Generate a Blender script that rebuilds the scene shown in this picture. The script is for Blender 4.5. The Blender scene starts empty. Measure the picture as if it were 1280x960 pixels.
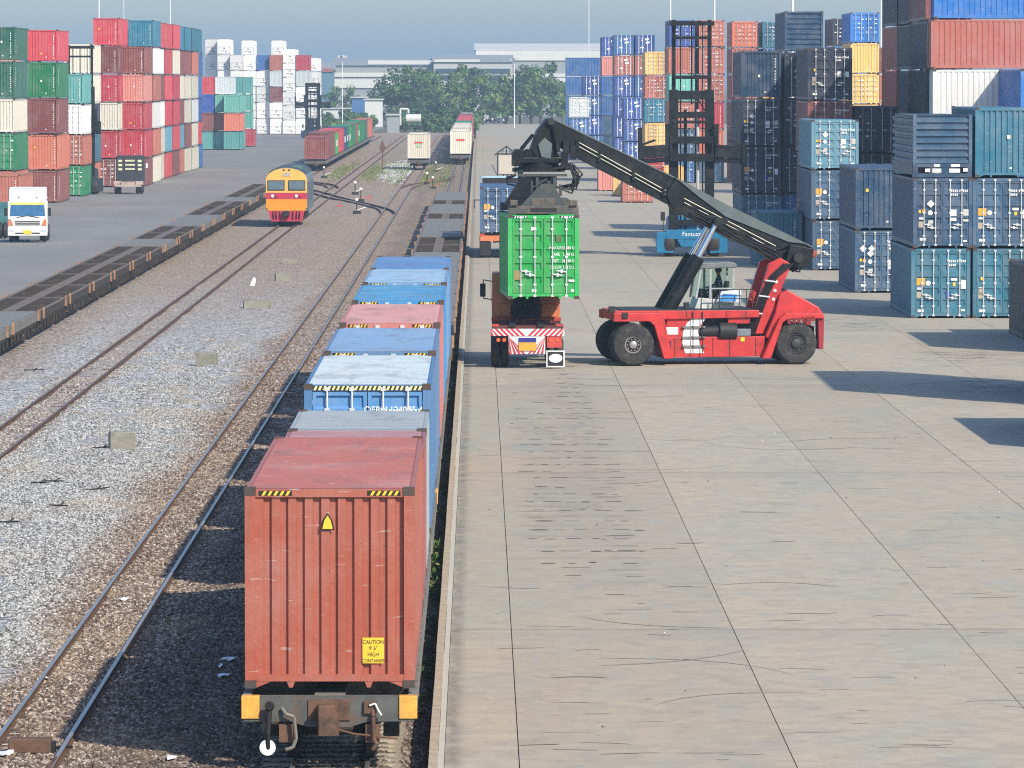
import bpy, bmesh, math, random
from mathutils import Vector, Matrix, noise as mnoise
R = math.radians
random.seed(7)
S = bpy.context.scene
COL = S.collection
# ---------------------------------------------------------------- camera
FPX, VPX, VPY, HCAM = 7300.0, 598.0, 101.0, 9.8          # focal length in photo pixels, vanishing point of the tracks, eye height
pit = math.atan((480 - VPY) / FPX)
yaw = math.atan((640 - VPX) * math.cos(pit) / FPX)
cd = bpy.data.cameras.new('camera'); cam = bpy.data.objects.new('camera', cd); COL.objects.link(cam)
cam.location = (0, 0, HCAM); cam.rotation_euler = (math.pi/2 - pit, 0, -yaw)
cd.sensor_width = 36; cd.lens = FPX / 1280 * 36; cd.clip_start = 1; cd.clip_end = 20000
S.camera = cam
# ---------------------------------------------------------------- sky and sun
SUN = Vector((3.1, -4.7, 4.15)).normalized()             # towards the sun: right, behind the camera
el = math.asin(SUN.z); az = math.atan2(SUN.x, SUN.y)
w = bpy.data.worlds.new('World'); S.world = w; w.use_nodes = True
nt = w.node_tree
bg = nt.nodes['Background']; sk = nt.nodes.new('ShaderNodeTexSky'); sk.sky_type = 'NISHITA'
sk.sun_disc = False; sk.sun_elevation = el; sk.sun_rotation = az
sk.air_density = 1.0; sk.dust_density = 1.2; sk.ozone_density = 2.0; sk.altitude = 10
tn = nt.nodes.new('ShaderNodeMix'); tn.data_type = 'RGBA'; tn.blend_type = 'MULTIPLY'; tn.inputs[0].default_value = 1; tn.inputs[7].default_value = (.85, .96, 1.1, 1)
nt.links.new(sk.outputs[0], tn.inputs[6]); nt.links.new(tn.outputs[2], bg.inputs[0]); bg.inputs[1].default_value = 0.145
sd = bpy.data.lights.new('sun', 'SUN'); sd.energy = 4.5; sd.angle = R(0.8); sd.color = (1, .9, .745)
so = bpy.data.objects.new('sun', sd); COL.objects.link(so); so.location = (60, -60, 90)
so.rotation_euler = SUN.to_track_quat('Z', 'Y').to_euler()
S.view_settings.view_transform = 'Standard'; S.view_settings.look = 'None'
S.view_settings.exposure = 0.28; S.view_settings.gamma = 1; S.view_settings.use_curve_mapping = False
S.cycles.volume_bounces = 0; S.cycles.max_bounces = 6; S.cycles.diffuse_bounces = 3; S.cycles.glossy_bounces = 3; S.cycles.use_denoising = False; S.cycles.filter_width = 1.15
# ---------------------------------------------------------------- pixel rays
_f = Vector((math.sin(yaw)*math.cos(pit), math.cos(yaw)*math.cos(pit), -math.sin(pit)))
_r = Vector((math.cos(yaw), -math.sin(yaw), 0)); _u = _r.cross(_f)
def ray(px, py): return _f + _r*((px-640)/FPX) - _u*((py-480)/FPX)
def G(px, py, z=0.0):
    d = ray(px, py); t = (z-HCAM)/d.z; return Vector((0, 0, HCAM)) + d*t
def P(px, py, Y):
    d = ray(px, py); return Vector((0, 0, HCAM)) + d*(Y/d.y)
def sc(Y): return FPX/Y
# ---------------------------------------------------------------- mesh helpers
class MB:
    def __init__(s): s.v = []; s.f = []; s.m = []
    def add(s, vs, fs, m=0):
        b = len(s.v); s.v += [tuple(q) for q in vs]
        for q in fs: s.f.append(tuple(b+i for i in q)); s.m.append(m)
    def box(s, x0, x1, y0, y1, z0, z1, m=0):
        s.add([(x0,y0,z0),(x1,y0,z0),(x1,y1,z0),(x0,y1,z0),(x0,y0,z1),(x1,y0,z1),(x1,y1,z1),(x0,y1,z1)],
              [(0,3,2,1),(4,5,6,7),(0,1,5,4),(1,2,6,5),(2,3,7,6),(3,0,4,7)], m); return s
    def bar(s, a, b, wd, ht=None, m=0, up=(0,0,1)):
        ht = ht or wd; a = Vector(a); b = Vector(b); d = (b-a).normalized(); u = Vector(up)
        if abs(d.dot(u)) > .99: u = Vector((0,1,0))
        x = d.cross(u).normalized()*wd/2; z = x.cross(d).normalized()*ht/2
        s.add([a-x-z,a+x-z,a+x+z,a-x+z,b-x-z,b+x-z,b+x+z,b-x+z],
              [(0,1,2,3),(7,6,5,4),(0,4,5,1),(1,5,6,2),(2,6,7,3),(3,7,4,0)], m); return s
    def cyl(s, a, b, r, n=10, m=0, r2=None, caps=True):
        a = Vector(a); b = Vector(b); r2 = r if r2 is None else r2; d = (b-a).normalized()
        u = Vector((0,0,1)) if abs(d.z) < .9 else Vector((1,0,0))
        x = d.cross(u).normalized(); y = x.cross(d)
        vs = []
        for c, q in ((a, r), (b, r2)):
            for i in range(n):
                t = 2*math.pi*i/n; vs.append(c + x*math.cos(t)*q + y*math.sin(t)*q)
        fs = [(i, i+n, (i+1) % n+n, (i+1) % n) for i in range(n)]
        if caps: fs += [tuple(range(n)), tuple(range(2*n-1, n-1, -1))]
        s.add(vs, fs, m); return s
    def tube(s, pts, r, n=6, m=0):
        for a, b in zip(pts[:-1], pts[1:]): s.cyl(a, b, r, n, m)
        return s
    def prism(s, poly, axis, a, b, m=0):
        """poly: 2-D outline; axis 'x','y','z' is the extrusion direction from a to b."""
        n = len(poly)
        def pt(p, t):
            if axis == 'y': return (p[0], t, p[1])
            if axis == 'x': return (t, p[0], p[1])
            return (p[0], p[1], t)
        vs = [pt(p, a) for p in poly] + [pt(p, b) for p in poly]
        s.add(vs, [tuple(range(n)), tuple(range(2*n-1, n-1, -1))] + [(i, i+n, (i+1) % n+n, (i+1) % n) for i in range(n)], m); return s
    def lathe(s, c, ax, prof, n=28, m=0):
        """prof: (offset along axis, radius)."""
        c = Vector(c); d = Vector(ax).normalized(); u = Vector((0,0,1)) if abs(d.z) < .9 else Vector((1,0,0))
        x = d.cross(u).normalized(); y = x.cross(d); vs = []
        for t, q in prof:
            for i in range(n):
                a = 2*math.pi*i/n; vs.append(c + d*t + x*math.cos(a)*q + y*math.sin(a)*q)
        fs = []
        for k in range(len(prof)-1):
            for i in range(n): fs.append((k*n+i, k*n+(i+1) % n, (k+1)*n+(i+1) % n, (k+1)*n+i))
        fs += [tuple(range(n-1, -1, -1)), tuple(range((len(prof)-1)*n, len(prof)*n))]
        s.add(vs, fs, m); return s
    def mesh(s, name, mats, smooth=False):
        me = bpy.data.meshes.new(name); me.from_pydata(s.v, [], s.f); me.update()
        for q in mats: me.materials.append(q)
        me.polygons.foreach_set('material_index', s.m)
        bm = bmesh.new(); bm.from_mesh(me); bmesh.ops.recalc_face_normals(bm, faces=bm.faces); bm.to_mesh(me); bm.free()
        if smooth:
            me.polygons.foreach_set('use_smooth', [True]*len(me.polygons)); me.set_sharp_from_angle(angle=R(38))
        return me
    def build(s, name, mats, parent=None, bevel=0, smooth=False):
        if not isinstance(mats, (list, tuple)): mats = [mats]
        return obj(name, s.mesh(name, mats, smooth), parent, bevel)
def obj(name, me, parent=None, bevel=0):
    o = bpy.data.objects.new(name, me); COL.objects.link(o)
    if parent is not None: o.parent = parent
    if bevel:
        b = o.modifiers.new('bevel', 'BEVEL'); b.width = bevel; b.segments = 2; b.limit_method = 'ANGLE'; b.angle_limit = R(40)
    return o
def tag(o, label, cat, group=None):
    o['label'] = label; o['category'] = cat
    if group: o['group'] = group
    return o
def thing(name, label, cat, loc=(0,0,0), rz=0.0, group=None):
    o = bpy.data.objects.new(name, None); COL.objects.link(o); o.empty_display_size = .3
    o.location = loc; o.rotation_euler = (0, 0, rz); return tag(o, label, cat, group)
def struct(o, label=None):
    o['kind'] = 'structure'
    if label: o['label'] = label
    return o
def text_mesh(body, size, mat, extrude=0.0):
    c = bpy.data.curves.new('lettering', 'FONT'); c.body = body; c.size = size; c.align_x = 'CENTER'; c.align_y = 'CENTER'; c.extrude = extrude
    o = bpy.data.objects.new('lettering', c); COL.objects.link(o); bpy.context.view_layer.update()
    me = bpy.data.meshes.new_from_object(o.evaluated_get(bpy.context.evaluated_depsgraph_get()))
    bpy.data.objects.remove(o); bpy.data.curves.remove(c); me.materials.clear(); me.materials.append(mat); return me
def copy_tree(o, parent=None):
    c = o.copy(); COL.objects.link(c); c.parent = parent
    for ch in o.children: copy_tree(ch, c)
    return c
# ---------------------------------------------------------------- materials
def nodes(name):
    m = bpy.data.materials.new(name); m.use_nodes = True; t = m.node_tree
    return m, t, t.nodes['Principled BSDF']
def N(t, ty, **kw):
    n = t.nodes.new(ty)
    for k, v in kw.items():
        if k.startswith('i_'):
            key = k[2:]; key = int(key) if key.isdigit() else key.replace('_', ' ')
            n.inputs[key].default_value = v
        else: setattr(n, k, v)
    return n
def ramp(t, a, b, ca, cb):
    n = t.nodes.new('ShaderNodeValToRGB'); e = n.color_ramp.elements
    e[0].position = a; e[1].position = b; e[0].color = (*ca, 1) if len(ca) == 3 else ca; e[1].color = (*cb, 1) if len(cb) == 3 else cb
    return n
def mix(t, fac, a, b, mode='MIX'):
    n = t.nodes.new('ShaderNodeMix'); n.data_type = 'RGBA'; n.blend_type = mode
    for s, v in ((0, fac), (6, a), (7, b)):
        if isinstance(v, bpy.types.NodeSocket): t.links.new(v, n.inputs[s])
        elif s == 0: n.inputs[0].default_value = v
        else: n.inputs[s].default_value = (*v, 1) if len(v) == 3 else v
    return n.outputs[2]
_mc = {}
def mat(name, col, rough=.55, metal=0.0, var=.25, scale=3.0, dirt=None, bump=0.0, spec=.4):
    if name in _mc: return _mc[name]
    m, t, b = nodes(name); tc = N(t, 'ShaderNodeTexCoord')
    n = N(t, 'ShaderNodeTexNoise', i_Scale=scale, i_Detail=6.0, i_Roughness=.65); t.links.new(tc.outputs['Object'], n.inputs['Vector'])
    rp = ramp(t, .3, .72, tuple(c*(1-var) for c in col), tuple(min(1, c*(1+var)) for c in col)); t.links.new(n.outputs[0], rp.inputs[0])
    c = rp.outputs[0]
    if dirt:
        n2 = N(t, 'ShaderNodeTexNoise', i_Scale=scale*.6, i_Detail=8.0, i_Roughness=.7); t.links.new(tc.outputs['Object'], n2.inputs['Vector'])
        r2 = ramp(t, .5, .68, (0,0,0), (1,1,1)); t.links.new(n2.outputs[0], r2.inputs[0]); c = mix(t, r2.outputs[0], c, dirt)
    t.links.new(c, b.inputs['Base Color']); b.inputs['Roughness'].default_value = rough; b.inputs['Metallic'].default_value = metal
    b.inputs['Specular IOR Level'].default_value = spec
    if bump:
        bp = N(t, 'ShaderNodeBump', i_Strength=bump, i_Distance=.02); n3 = N(t, 'ShaderNodeTexNoise', i_Scale=scale*8, i_Detail=4.0)
        t.links.new(tc.outputs['Object'], n3.inputs['Vector']); t.links.new(n3.outputs[0], bp.inputs['Height']); t.links.new(bp.outputs[0], b.inputs['Normal'])
    _mc[name] = m; return m
def paint_mat():
    """weathered container paint, colour taken from the object"""
    m, t, b = nodes('container_paint'); tc = N(t, 'ShaderNodeTexCoord'); oi = N(t, 'ShaderNodeObjectInfo')
    ad = N(t, 'ShaderNodeVectorMath', operation='ADD'); ml = N(t, 'ShaderNodeVectorMath', operation='SCALE', i_0=(31.0, 17.0, 53.0))
    t.links.new(oi.outputs['Random'], ml.inputs['Scale']); t.links.new(tc.outputs['Object'], ad.inputs[0]); t.links.new(ml.outputs[0], ad.inputs[1])
    hs = N(t, 'ShaderNodeHueSaturation'); mr = N(t, 'ShaderNodeMapRange', i_3=.8, i_4=1.18); t.links.new(oi.outputs['Random'], mr.inputs[0])
    t.links.new(mr.outputs[0], hs.inputs['Value']); t.links.new(oi.outputs['Color'], hs.inputs['Color'])
    n = N(t, 'ShaderNodeTexNoise', i_Scale=.9, i_Detail=7.0, i_Roughness=.7); t.links.new(ad.outputs[0], n.inputs['Vector'])
    r1 = ramp(t, .42, .75, (0,0,0), (.2,.2,.2)); t.links.new(n.outputs[0], r1.inputs[0])
    c = mix(t, r1.outputs[0], hs.outputs[0], (.45,.42,.4))
    # vertical run-off streaks
    mp = N(t, 'ShaderNodeMapping', i_Scale=(9.0, 9.0, .5)); t.links.new(ad.outputs[0], mp.inputs[0])
    n2 = N(t, 'ShaderNodeTexNoise', i_Scale=1.0, i_Detail=5.0, i_Roughness=.6); t.links.new(mp.outputs[0], n2.inputs['Vector'])
    r2 = ramp(t, .5, .78, (0,0,0), (.42,.42,.42)); t.links.new(n2.outputs[0], r2.inputs[0]); c = mix(t, r2.outputs[0], c, mix(t, .6, hs.outputs[0], (.05,.04,.035)))
    # rust blooms
    n3 = N(t, 'ShaderNodeTexNoise', i_Scale=2.6, i_Detail=9.0, i_Roughness=.75); t.links.new(ad.outputs[0], n3.inputs['Vector'])
    r3 = ramp(t, .64, .72, (0,0,0), (.8,.8,.8)); t.links.new(n3.outputs[0], r3.inputs[0]); c = mix(t, r3.outputs[0], c, (.16,.06,.03))
    n4 = N(t, 'ShaderNodeTexNoise', i_Scale=13.0, i_Detail=4.0, i_Roughness=.6); t.links.new(ad.outputs[0], n4.inputs['Vector'])
    r5 = ramp(t, .69, .73, (0,0,0), (.85,.85,.85)); t.links.new(n4.outputs[0], r5.inputs[0]); c = mix(t, r5.outputs[0], c, (.11,.05,.03))
    mp2 = N(t, 'ShaderNodeMapping', i_Scale=(3.0, 3.0, 26.0), i_Rotation=(0, .25, 0)); t.links.new(ad.outputs[0], mp2.inputs[0]); n5 = N(t, 'ShaderNodeTexNoise', i_Scale=1.0, i_Detail=2.0); t.links.new(mp2.outputs[0], n5.inputs['Vector'])
    r6 = ramp(t, .7, .74, (0,0,0), (.5,.5,.5)); t.links.new(n5.outputs[0], r6.inputs[0]); c = mix(t, r6.outputs[0], c, (.5,.45,.42))
    t.links.new(c, b.inputs['Base Color'])
    r4 = ramp(t, .3, .7, (.38,.38,.38), (.62,.62,.62)); t.links.new(n.outputs[0], r4.inputs[0]); t.links.new(r4.outputs[0], b.inputs['Roughness'])
    bp = N(t, 'ShaderNodeBump', i_Strength=.5, i_Distance=.06); t.links.new(n.outputs[0], bp.inputs['Height']); t.links.new(bp.outputs[0], b.inputs['Normal'])
    return m
PAINT = paint_mat()
M_DARK = mat('dark_steel', (.02,.02,.022), .6)
M_CAST = mat('corner_casting_steel', (.06,.05,.045), .7, dirt=(.12,.05,.03))
M_GALV = mat('galvanised_bar', (.62,.63,.62), .4, .3, var=.12)
M_WHITE = mat('white_print', (.8,.8,.78), .6, var=.06)
M_YEL = mat('yellow_print', (.75,.5,.04), .55, var=.1)
M_ORG = mat('orange_placard', (.72,.34,.04), .55, var=.12)
M_BLACK = mat('black_print', (.015,.015,.015), .6)
M_RUBBER = mat('tyre_rubber', (.028,.027,.027), .8, var=.35, scale=6, dirt=(.08,.075,.065))
M_GLASS = mat('cab_glass', (.11,.17,.2), .08, 0.0, var=.2, spec=.8)  # base colour lightened to paint in the reflected sky
M_RUST = mat('rusty_steel', (.13,.07,.045), .8, var=.4, scale=5, dirt=(.05,.035,.03))
M_BOGIE = mat('bogie_steel', (.03,.027,.025), .8, var=.4, scale=6, dirt=(.07,.05,.035))
M_ASH = mat('weathered_plank', (.19,.19,.185), .85, var=.3, scale=6, dirt=(.12,.1,.09))
M_RED = mat('stacker_red_paint', (.5,.032,.032), .45, var=.25, scale=2.2, dirt=(.33,.035,.03))
M_BOOM = mat('boom_dark_paint', (.008,.010,.011), .5, spec=.22, var=.25, scale=2.5, dirt=(.03,.032,.032))
M_BOOMTOP = mat('boom_grey_sunlit_top', (.1,.125,.125), .45, var=.2, scale=2)  # boom grey; on the top plates it paints in the sunlit upper face
M_HOSE = mat('hose_rubber', (.012,.012,.013), .5)
M_PIPE = mat('bright_pipe', (.72,.68,.55), .25, .6, var=.1)
M_CHROME = mat('chromed_rod', (.75,.77,.78), .12, .95, var=.05)
M_ORANGE = mat('cab_orange_paint', (.62,.2,.08), .45, var=.2, dirt=(.4,.14,.07))
M_CONC = mat('block_concrete', (.25,.245,.2), .9, var=.25, scale=5, dirt=(.14,.14,.1), bump=.5)
# ================================================================ SETTING
def pos_node(t, scale):
    g = N(t, 'ShaderNodeNewGeometry'); mp = N(t, 'ShaderNodeMapping', i_Scale=scale); t.links.new(g.outputs['Position'], mp.inputs[0]); return mp.outputs[0]
def noise_at(t, scale, detail=5.0, rough=.6, dist=0.0):
    n = N(t, 'ShaderNodeTexNoise', i_Scale=1.0, i_Detail=detail, i_Roughness=rough, i_Distortion=dist)
    t.links.new(pos_node(t, scale), n.inputs['Vector']); return n.outputs[0]
def rmp(t, s, a, b, ca=(0,0,0), cb=(1,1,1)):
    r = ramp(t, a, b, ca, cb); t.links.new(s, r.inputs[0]); return r.outputs[0]
def math2(t, op, a, b=None):
    n = N(t, 'ShaderNodeMath', operation=op)
    for i, v in enumerate((a, b)):
        if v is None: continue
        if isinstance(v, bpy.types.NodeSocket): t.links.new(v, n.inputs[i])
        else: n.inputs[i].default_value = v
    return n.outputs[0]
def band(t, coord, lo, hi, soft):
    """1 between lo and hi, soft edges"""
    a = N(t, 'ShaderNodeMapRange', interpolation_type='SMOOTHSTEP', i_1=lo-soft, i_2=lo+soft); b = N(t, 'ShaderNodeMapRange', interpolation_type='SMOOTHSTEP', i_1=hi-soft, i_2=hi+soft, i_3=1.0, i_4=0.0)
    t.links.new(coord, a.inputs[0]); t.links.new(coord, b.inputs[0]); return math2(t, 'MULTIPLY', a.outputs[0], b.outputs[0])
def xyz(t):
    g = N(t, 'ShaderNodeNewGeometry'); s = N(t, 'ShaderNodeSeparateXYZ'); t.links.new(g.outputs['Position'], s.inputs[0]); return s.outputs
def concrete(name, far=False):
    m, t, b = nodes(name); oi = N(t, 'ShaderNodeObjectInfo'); X, Y, Z = xyz(t)
    big = noise_at(t, (.22, .05, 1), 5.0, .6)
    base = rmp(t, big, .36, .64, (.425,.385,.295), (.46,.39,.285))
    gr = noise_at(t, (.3, .1, 1), 6.0, .65); base = mix(t, rmp(t, gr, .5, .68), base, (.365,.36,.295))
    tone = N(t, 'ShaderNodeMapRange', i_3=.93, i_4=1.05); t.links.new(oi.outputs['Random'], tone.inputs[0])
    vm = N(t, 'ShaderNodeVectorMath', operation='SCALE'); t.links.new(base, vm.inputs[0]); t.links.new(tone.outputs[0], vm.inputs['Scale']); c = vm.outputs[0]
    st = noise_at(t, (1.7, 1.5, 1), 9.0, .8); c = mix(t, rmp(t, st, .36, .56, (.55,.55,.55), (0,0,0)), c, (.26,.235,.19))
    st2 = noise_at(t, (.6, .5, 1), 7.0, .7, .6); c = mix(t, rmp(t, st2, .55, .75, (0,0,0), (.55,.55,.55)), c, (.24,.22,.2))
    mk = noise_at(t, (1.6, 1.3, 1), 5.0, .65, .5); c = mix(t, rmp(t, mk, .69, .73, (0,0,0), (.65,.65,.65)), c, (.12,.105,.095))
    mo = noise_at(t, (1.1, .33, 1), 7.0, .75); c = mix(t, rmp(t, mo, .5, .66, (0,0,0), (.5,.5,.5)), c, (.33,.345,.31)); mo2 = noise_at(t, (3.0, 2.0, 3), 5.0, .65); c = mix(t, rmp(t, mo2, .66, .72, (0,0,0), (.5,.5,.5)), c, (.2,.185,.165))
    pk = noise_at(t, (.7, .14, 1), 6.0, .65); c = mix(t, rmp(t, pk, .55, .75, (0,0,0), (.3,.3,.3)), c, (.45,.34,.26))
    # braking marks left where the lorries stop under the spreader
    fr_ = math2(t, 'FRACT', math2(t, 'ADD', math2(t, 'MULTIPLY', Y, 1/2.9), math2(t, 'MULTIPLY', noise_at(t, (.5, .2, 1), 2.0), .35)))
    dash = band(t, fr_, .4, .56, .05)
    za = math2(t, 'MULTIPLY', band(t, X, 2.6, 3.35, .15), band(t, Y, 112, 200, 6)); zb_ = math2(t, 'MULTIPLY', band(t, X, 1.0, 2.3, .2), band(t, Y, 118, 172, 8)); zone = math2(t, 'MAXIMUM', za, zb_)
    bk = noise_at(t, (2.2, .8, 1), 4.0, .7)
    f = math2(t, 'MULTIPLY', math2(t, 'MULTIPLY', zone, dash), rmp(t, bk, .4, .58, (.1,.1,.1), (.85,.85,.85)))
    c = mix(t, math2(t, 'MULTIPLY', f, .35), c, (.085,.075,.07))
    jn = math2(t, 'FRACT', math2(t, 'MULTIPLY', math2(t, 'SUBTRACT', Y, 62.1), 1/42.0)); c = mix(t, math2(t, 'MULTIPLY', band(t, jn, .95, 1.2, .03), .25), c, (.27,.265,.24)); c = mix(t, math2(t, 'MULTIPLY', math2(t, 'MAXIMUM', band(t, jn, -.1, .0035, .001), band(t, jn, .9965, 1.1, .001)), .3), c, (.14,.13,.12))
    lane = math2(t, 'MULTIPLY', math2(t, 'MULTIPLY', band(t, X, 1.3, 3.4, 1.0), band(t, Y, 122, 215, 18)), rmp(t, noise_at(t, (.8, .25, 1), 5.0, .7), .35, .75, (0,0,0), (.6,.6,.6)))
    c = mix(t, lane, c, (.25,.21,.19))
    # oil spills beside the stacks
    for (cx, cy, r) in ((17.6, 207.0, 1.7), (16.8, 188.0, 1.5), (14.0, 236.0, 2.0)):
        dx = math2(t, 'MULTIPLY', math2(t, 'SUBTRACT', X, cx), .55); dy = math2(t, 'MULTIPLY', math2(t, 'SUBTRACT', Y, cy), .22)
        d = math2(t, 'SQRT', math2(t, 'ADD', math2(t, 'MULTIPLY', dx, dx), math2(t, 'MULTIPLY', dy, dy)))
        q = N(t, 'ShaderNodeMapRange', i_1=0.2, i_2=r, i_3=1.0, i_4=0.0); t.links.new(d, q.inputs[0])
        q2 = math2(t, 'MULTIPLY', q.outputs[0], rmp(t, noise_at(t, (.9, 1.2, 1), 6.0, .75, 1.0), .5, .62)); c = mix(t, q2, c, (.075,.07,.065))
    # grime in the gutter along the kerb
    gt = math2(t, 'MULTIPLY', band(t, X, -.9, -.28, .12), rmp(t, noise_at(t, (3, .9, 1), 6.0, .7), .3, .6, (.1,.1,.1), (.8,.8,.8))); c = mix(t, gt, c, (.16,.15,.13))
    if far:
        for k in range(12):
            c = mix(t, band(t, X, .585+3.97*k-.012, .585+3.97*k+.012, .006), c, (.16,.15,.14))
    t.links.new(c, b.inputs['Base Color']); b.inputs['Roughness'].default_value = .82; b.inputs['Specular IOR Level'].default_value = .3
    bp = N(t, 'ShaderNodeBump', i_Strength=.35, i_Distance=.02); t.links.new(st, bp.inputs['Height']); t.links.new(bp.outputs[0], b.inputs['Normal'])
    return m
def earth(name):
    m, t, b = nodes(name); n = noise_at(t, (.02, .008, 1), 6.0, .65); c = rmp(t, n, .38, .62, (.13,.12,.075), (.06,.085,.035))
    c = mix(t, rmp(t, noise_at(t, (.4, .1, 1), 5.0), .4, .7, (0,0,0), (.6,.6,.6)), c, (.2,.17,.12)); t.links.new(c, b.inputs['Base Color']); b.inputs['Roughness'].default_value = .95; return m
def asphalt(name):
    m, t, b = nodes(name); n = noise_at(t, (.15, .05, 1), 6.0, .65); c = rmp(t, n, .35, .7, (.21,.2,.18), (.275,.262,.235))
    c = mix(t, rmp(t, noise_at(t, (.35, .5, 1), 6.0, .7, .5), .55, .75, (0,0,0), (.55,.55,.55)), c, (.13,.13,.13))
    c = mix(t, rmp(t, noise_at(t, (.5, 4, 1), 5.0), .35, .7, (.3,.3,.3), (0,0,0)), c, (.15,.15,.15)); t.links.new(c, b.inputs['Base Color']); b.inputs['Roughness'].default_value = .85; return m
def ballast(name, inst=False):
    m, t, b = nodes(name); X, Y, Z = xyz(t)
    vo = N(t, 'ShaderNodeTexVoronoi', feature='F1', i_Scale=1.0, i_Randomness=1.0); t.links.new(pos_node(t, (13, 8, 12)), vo.inputs['Vector'])
    sp = N(t, 'ShaderNodeSeparateColor'); t.links.new(vo.outputs['Color'], sp.inputs[0]); so = (sp.outputs[0], sp.outputs[1])
    if inst: oi = N(t, 'ShaderNodeObjectInfo'); so = (oi.outputs['Random'], oi.outputs['Random'])
    grey = N(t, 'ShaderNodeValToRGB'); e = grey.color_ramp.elements; e[0].position = 0; e[0].color = (.07,.07,.068,1); e[1].position = 1; e[1].color = (.78,.78,.76,1)
    q = e.new(.45); q.color = (.34,.345,.335,1); q = e.new(.8); q.color = (.6,.61,.6,1); t.links.new(so[0], grey.inputs[0])
    brn = N(t, 'ShaderNodeValToRGB'); e = brn.color_ramp.elements; e[0].position = 0; e[0].color = (.06,.04,.032,1); e[1].position = 1; e[1].color = (.8,.7,.6,1)
    q = e.new(.5); q.color = (.235,.168,.13,1); q = e.new(.82); q.color = (.46,.38,.31,1); t.links.new(so[1], brn.inputs[0])
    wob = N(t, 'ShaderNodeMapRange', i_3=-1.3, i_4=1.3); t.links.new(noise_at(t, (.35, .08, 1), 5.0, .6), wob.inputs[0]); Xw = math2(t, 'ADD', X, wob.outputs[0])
    zb = math2(t, 'MAXIMUM', band(t, Xw, -8.0, -.2, .7), math2(t, 'MULTIPLY', band(t, Xw, -14.0, -12.4, .5), .55))
    zb = math2(t, 'MAXIMUM', zb, math2(t, 'MULTIPLY', band(t, Xw, -18.8, -15.6, .8), .6))
    fy = N(t, 'ShaderNodeMapRange', interpolation_type='SMOOTHSTEP', i_1=190, i_2=330, i_3=0.0, i_4=.85); t.links.new(Y, fy.inputs[0]); zb = math2(t, 'MAXIMUM', zb, fy.outputs[0])
    c = mix(t, zb, grey.outputs[0], brn.outputs[0])
    if inst: c = mix(t, .3, c, (.05,.045,.04))
    darker = math2(t, 'MULTIPLY', band(t, Xw, -5.4, -.6, .5), .5); c = mix(t, darker, c, mix(t, .8, c, (.02,.02,.02)))  # ballast tone lowered in a band along the platform track
    tan = math2(t, 'MULTIPLY', rmp(t, noise_at(t, (.5, .13, 1), 5.0, .65, .5), .52, .7, (0,0,0), (.65,.65,.65)), 1.0); c = mix(t, tan, c, mix(t, .5, c, (.40,.30,.19)))
    c = mix(t, math2(t, 'MULTIPLY', fy.outputs[0], .5), c, (.35,.275,.2))
    rst = rmp(t, noise_at(t, (.8, .3, 1), 5.0, .7), .6, .75, (0,0,0), (.4,.4,.4)); c = mix(t, math2(t, 'MULTIPLY', rst, zb), c, (.17,.075,.045))
    t.links.new(c, b.inputs['Base Color']); b.inputs['Roughness'].default_value = .9; b.inputs['Specular IOR Level'].default_value = .2
    if inst: return m
    bp = N(t, 'ShaderNodeBump', i_Strength=1.0, i_Distance=.06, invert=True); t.links.new(vo.outputs['Distance'], bp.inputs['Height']); t.links.new(bp.outputs[0], b.inputs['Normal'])
    return m
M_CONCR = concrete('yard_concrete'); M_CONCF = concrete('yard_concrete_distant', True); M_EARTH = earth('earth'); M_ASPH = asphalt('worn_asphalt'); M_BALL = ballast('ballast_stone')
M_JOINT = mat('joint_filler', (.09,.085,.08), .9)
o = MB().box(-7000, 7000, -200, 9500, -1.4, -.55).build('ground', M_EARTH); struct(o, 'earth and grass ground reaching the horizon')
YARD_Y = [62.1+42*k for k in range(6)]; YARD_X = [-.5] + [.585+3.97*k for k in range(9)]
yd = MB().box(-.5, 40, 40, YARD_Y[-1], -.5, -.03).build('yard_bed', M_JOINT); struct(yd, 'bed under the concrete slabs')
_sm = {}
for j in range(len(YARD_Y)-1):
    for i in range(len(YARD_X)-1):
        wd = round(YARD_X[i+1]-YARD_X[i], 3); key = (wd,)
        if key not in _sm: _sm[key] = MB().box(.008, wd-.008, .02, 42-.02, -.03, 0).mesh('slab', [M_CONCR])
        s_ = obj('slab', _sm[key], yd); s_.location = (YARD_X[i], YARD_Y[j], random.uniform(-.002, .002))
o = MB().box(-.5, 420, YARD_Y[-1], 1330, -.5, -.002).build('container_yard', M_CONCF); struct(o, 'pale concrete container yard')
o = MB().box(YARD_X[-1], 420, 40, YARD_Y[-1], -.49, -.003).build('container_yard_edge', M_CONCF); struct(o, 'concrete yard under the right hand stacks')
o = MB().box(-420, -20.3, 40, 1250, -.5, -.02).build('lorry_yard', M_ASPH); struct(o, 'grey lorry yard beside the tracks')
# kerb: stones of the platform edge, warm weathered on the outer half
M_KERB = mat('kerb_stone', (.42,.34,.24), .88, var=.18, scale=4, dirt=(.3,.24,.17)); M_KERB2 = mat('kerb_mortar', (.47,.45,.38), .88, var=.15, scale=5)
kb = struct(MB().box(-.72, -.5, 60, 980, -.5, .02).build('platform_edge', M_KERB2), 'platform edge wall')
km = MB().box(-.715, -.585, .008, 2.992, 0, .1).mesh('kerbstone', [M_KERB]); km2 = MB().box(-.583, -.505, .004, 2.996, 0, .085).mesh('kerb_inner', [M_KERB2])
for k in range(100):
    for mm, nm in ((km, 'kerbstone'), (km2, 'kerb_haunch')):
        q = obj(nm, mm, kb); q.location = (random.uniform(-.004, .004), 72+3*k, .021+random.uniform(-.004, .004))
q = MB().box(-.712, -.51, 372.02, 978, .021, .12).build('kerb_run', M_KERB, kb)
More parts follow.
